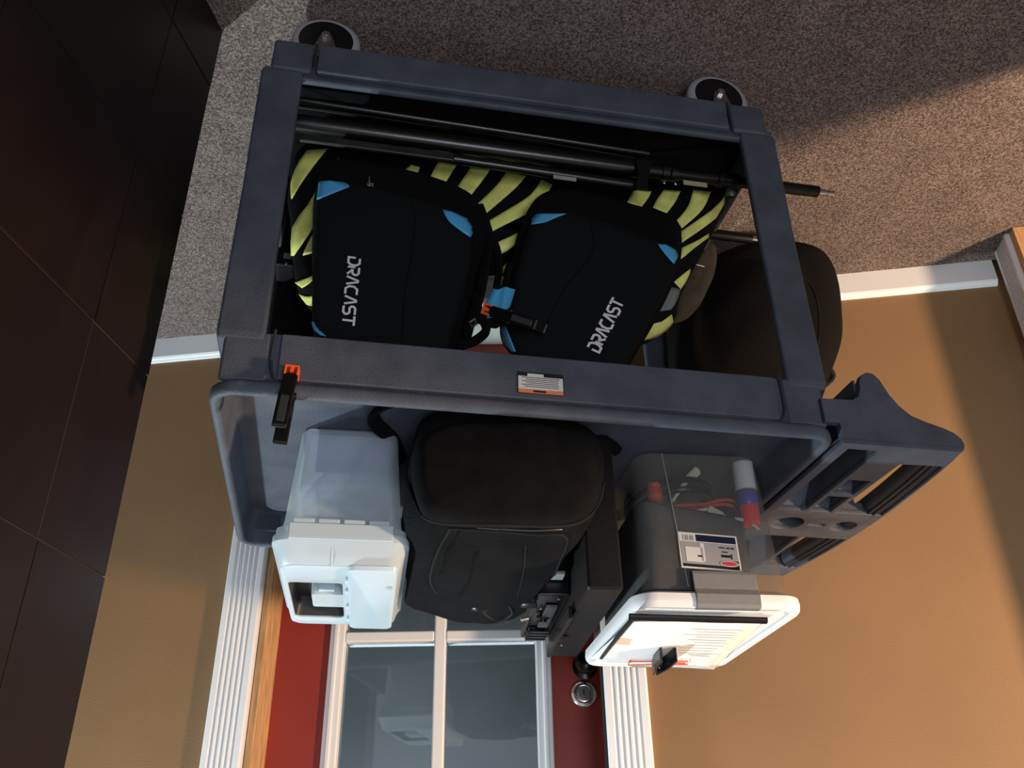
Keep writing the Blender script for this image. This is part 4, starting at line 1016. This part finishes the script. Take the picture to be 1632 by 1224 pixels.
# ---- grey mesh bag behind the vest
GF = CF.sub((-.42, .36, BZ)); GP = [(1060, 400), (1100, 385), (1138, 392), (1143, 415), (1138, 440), (1126, 470), (1108, 492), (1082, 498), (1060, 480), (1040, 440)]
P = [GF.at(x, y, 'y', .03) for x, y in GP]
bm = B(); pillow(bm, chaikin([(p.x, p.z) for p in P], 2), 0, .10, .03, .008, wr=.003, ws=20)
gb = thingmesh('mesh_pouch', bm, M_mesh, GF, 'dark grey ribbed mesh pouch behind the striped vest on the lower shelf', 'pouch')
sg = Skin([gb], GF); sg.piping('seam', [(1098, 420), (1110, 422), (1122, 425)], .0008, M_print, gb, .0005)
# ---- small black case at the slate end of the lower shelf
KF = CF.sub((.402, .47, BZ)); kc = empty('black_flight_case', KF, 'black hard case standing at the slate-wall end of the lower shelf, partly hidden', 'case')
P0, P1 = CF.at(428, 445, 'y', .40), CF.at(482, 545, 'y', .40)
bm = B(); box(bm, -.036, .050, -.095, .095, .001, .42); link('case_body', bm, M_blackfab, kc, smooth=False, bevel=.006)
fit = bm = B(); 
q = KF.at(456, 425, 'y', -.13); box(bm, -.018, .018, -.03, .0295, -.026, .018, Matrix.Translation(q)); link('case_end_cap', bm, M_blackpl, kc, smooth=False, bevel=.004)
q = KF.at(459, 408, 'y', -.162); bm = B(); box(bm, -.008, .008, -.002, .0015, -.006, .006, Matrix.Translation(q)); link('latch_plate', bm, mat('dull_plate', (.16, .19, .19), .35), kc, smooth=False, bevel=.001)
q = KF.at(457, 421, 'y', -.163); bm = B(); lathe(bm, q, (0, -1, 0), [(0, .003), (.002, .003), (.003, .001)], 10); link('rivet', bm, M_chrome, kc)
# ---- rolled stand end visible by the left leg
q = KF.at(455, 370, 'y', -.20)

# ================================================================= black round bag on the floor by the wall
FB = WF.sub((-1.80, -.17, 0))
fo = [(1062, 560), (1068, 520), (1090, 480), (1120, 448), (1155, 425), (1195, 414), (1240, 411), (1280, 415), (1310, 432), (1328, 462), (1335, 500), (1336, 545), (1330, 580), (1318, 612), (1300, 660), (1240, 700), (1160, 705), (1095, 680), (1068, 620)]
P = [FB.at(x, y, 'y', .0) for x, y in fo]
rb = empty('round_backpack', FB, 'round black soft bag on the carpet against the tan wall behind the cart', 'backpack')
bm = B(); pillow(bm, chaikin([(p.x, max(.002, p.z)) for p in P], 3), -.13, .12, .085, .035, k=8, wr=.006, ws=9)
rbb = link('bag_body', bm, mat('black_soft_nylon', (.0085, .0078, .0072), .85, bump=.5, scale=400, spec=.08), rb, auto=180)
sr = Skin([rbb], FB)
sr.piping('seam', [(1215, 420), (1262, 428), (1295, 460), (1306, 510), (1300, 570), (1290, 610)], .002, M_piping, rbb, 0)
sr.piping('seam', [(1075, 520), (1110, 478), (1160, 450)], .002, M_blackfab, rbb, 0)
bm = B(); tube(bm, smooth_path([FB.at(x, y, 'y', d) for x, y, d in ((1318, 585, -.06), (1326, 600, -.05), (1316, 612, -.05), (1306, 618, -.05))], 5), .010, 8, flat=.5); link('side_strap', bm, M_mesh, rb)
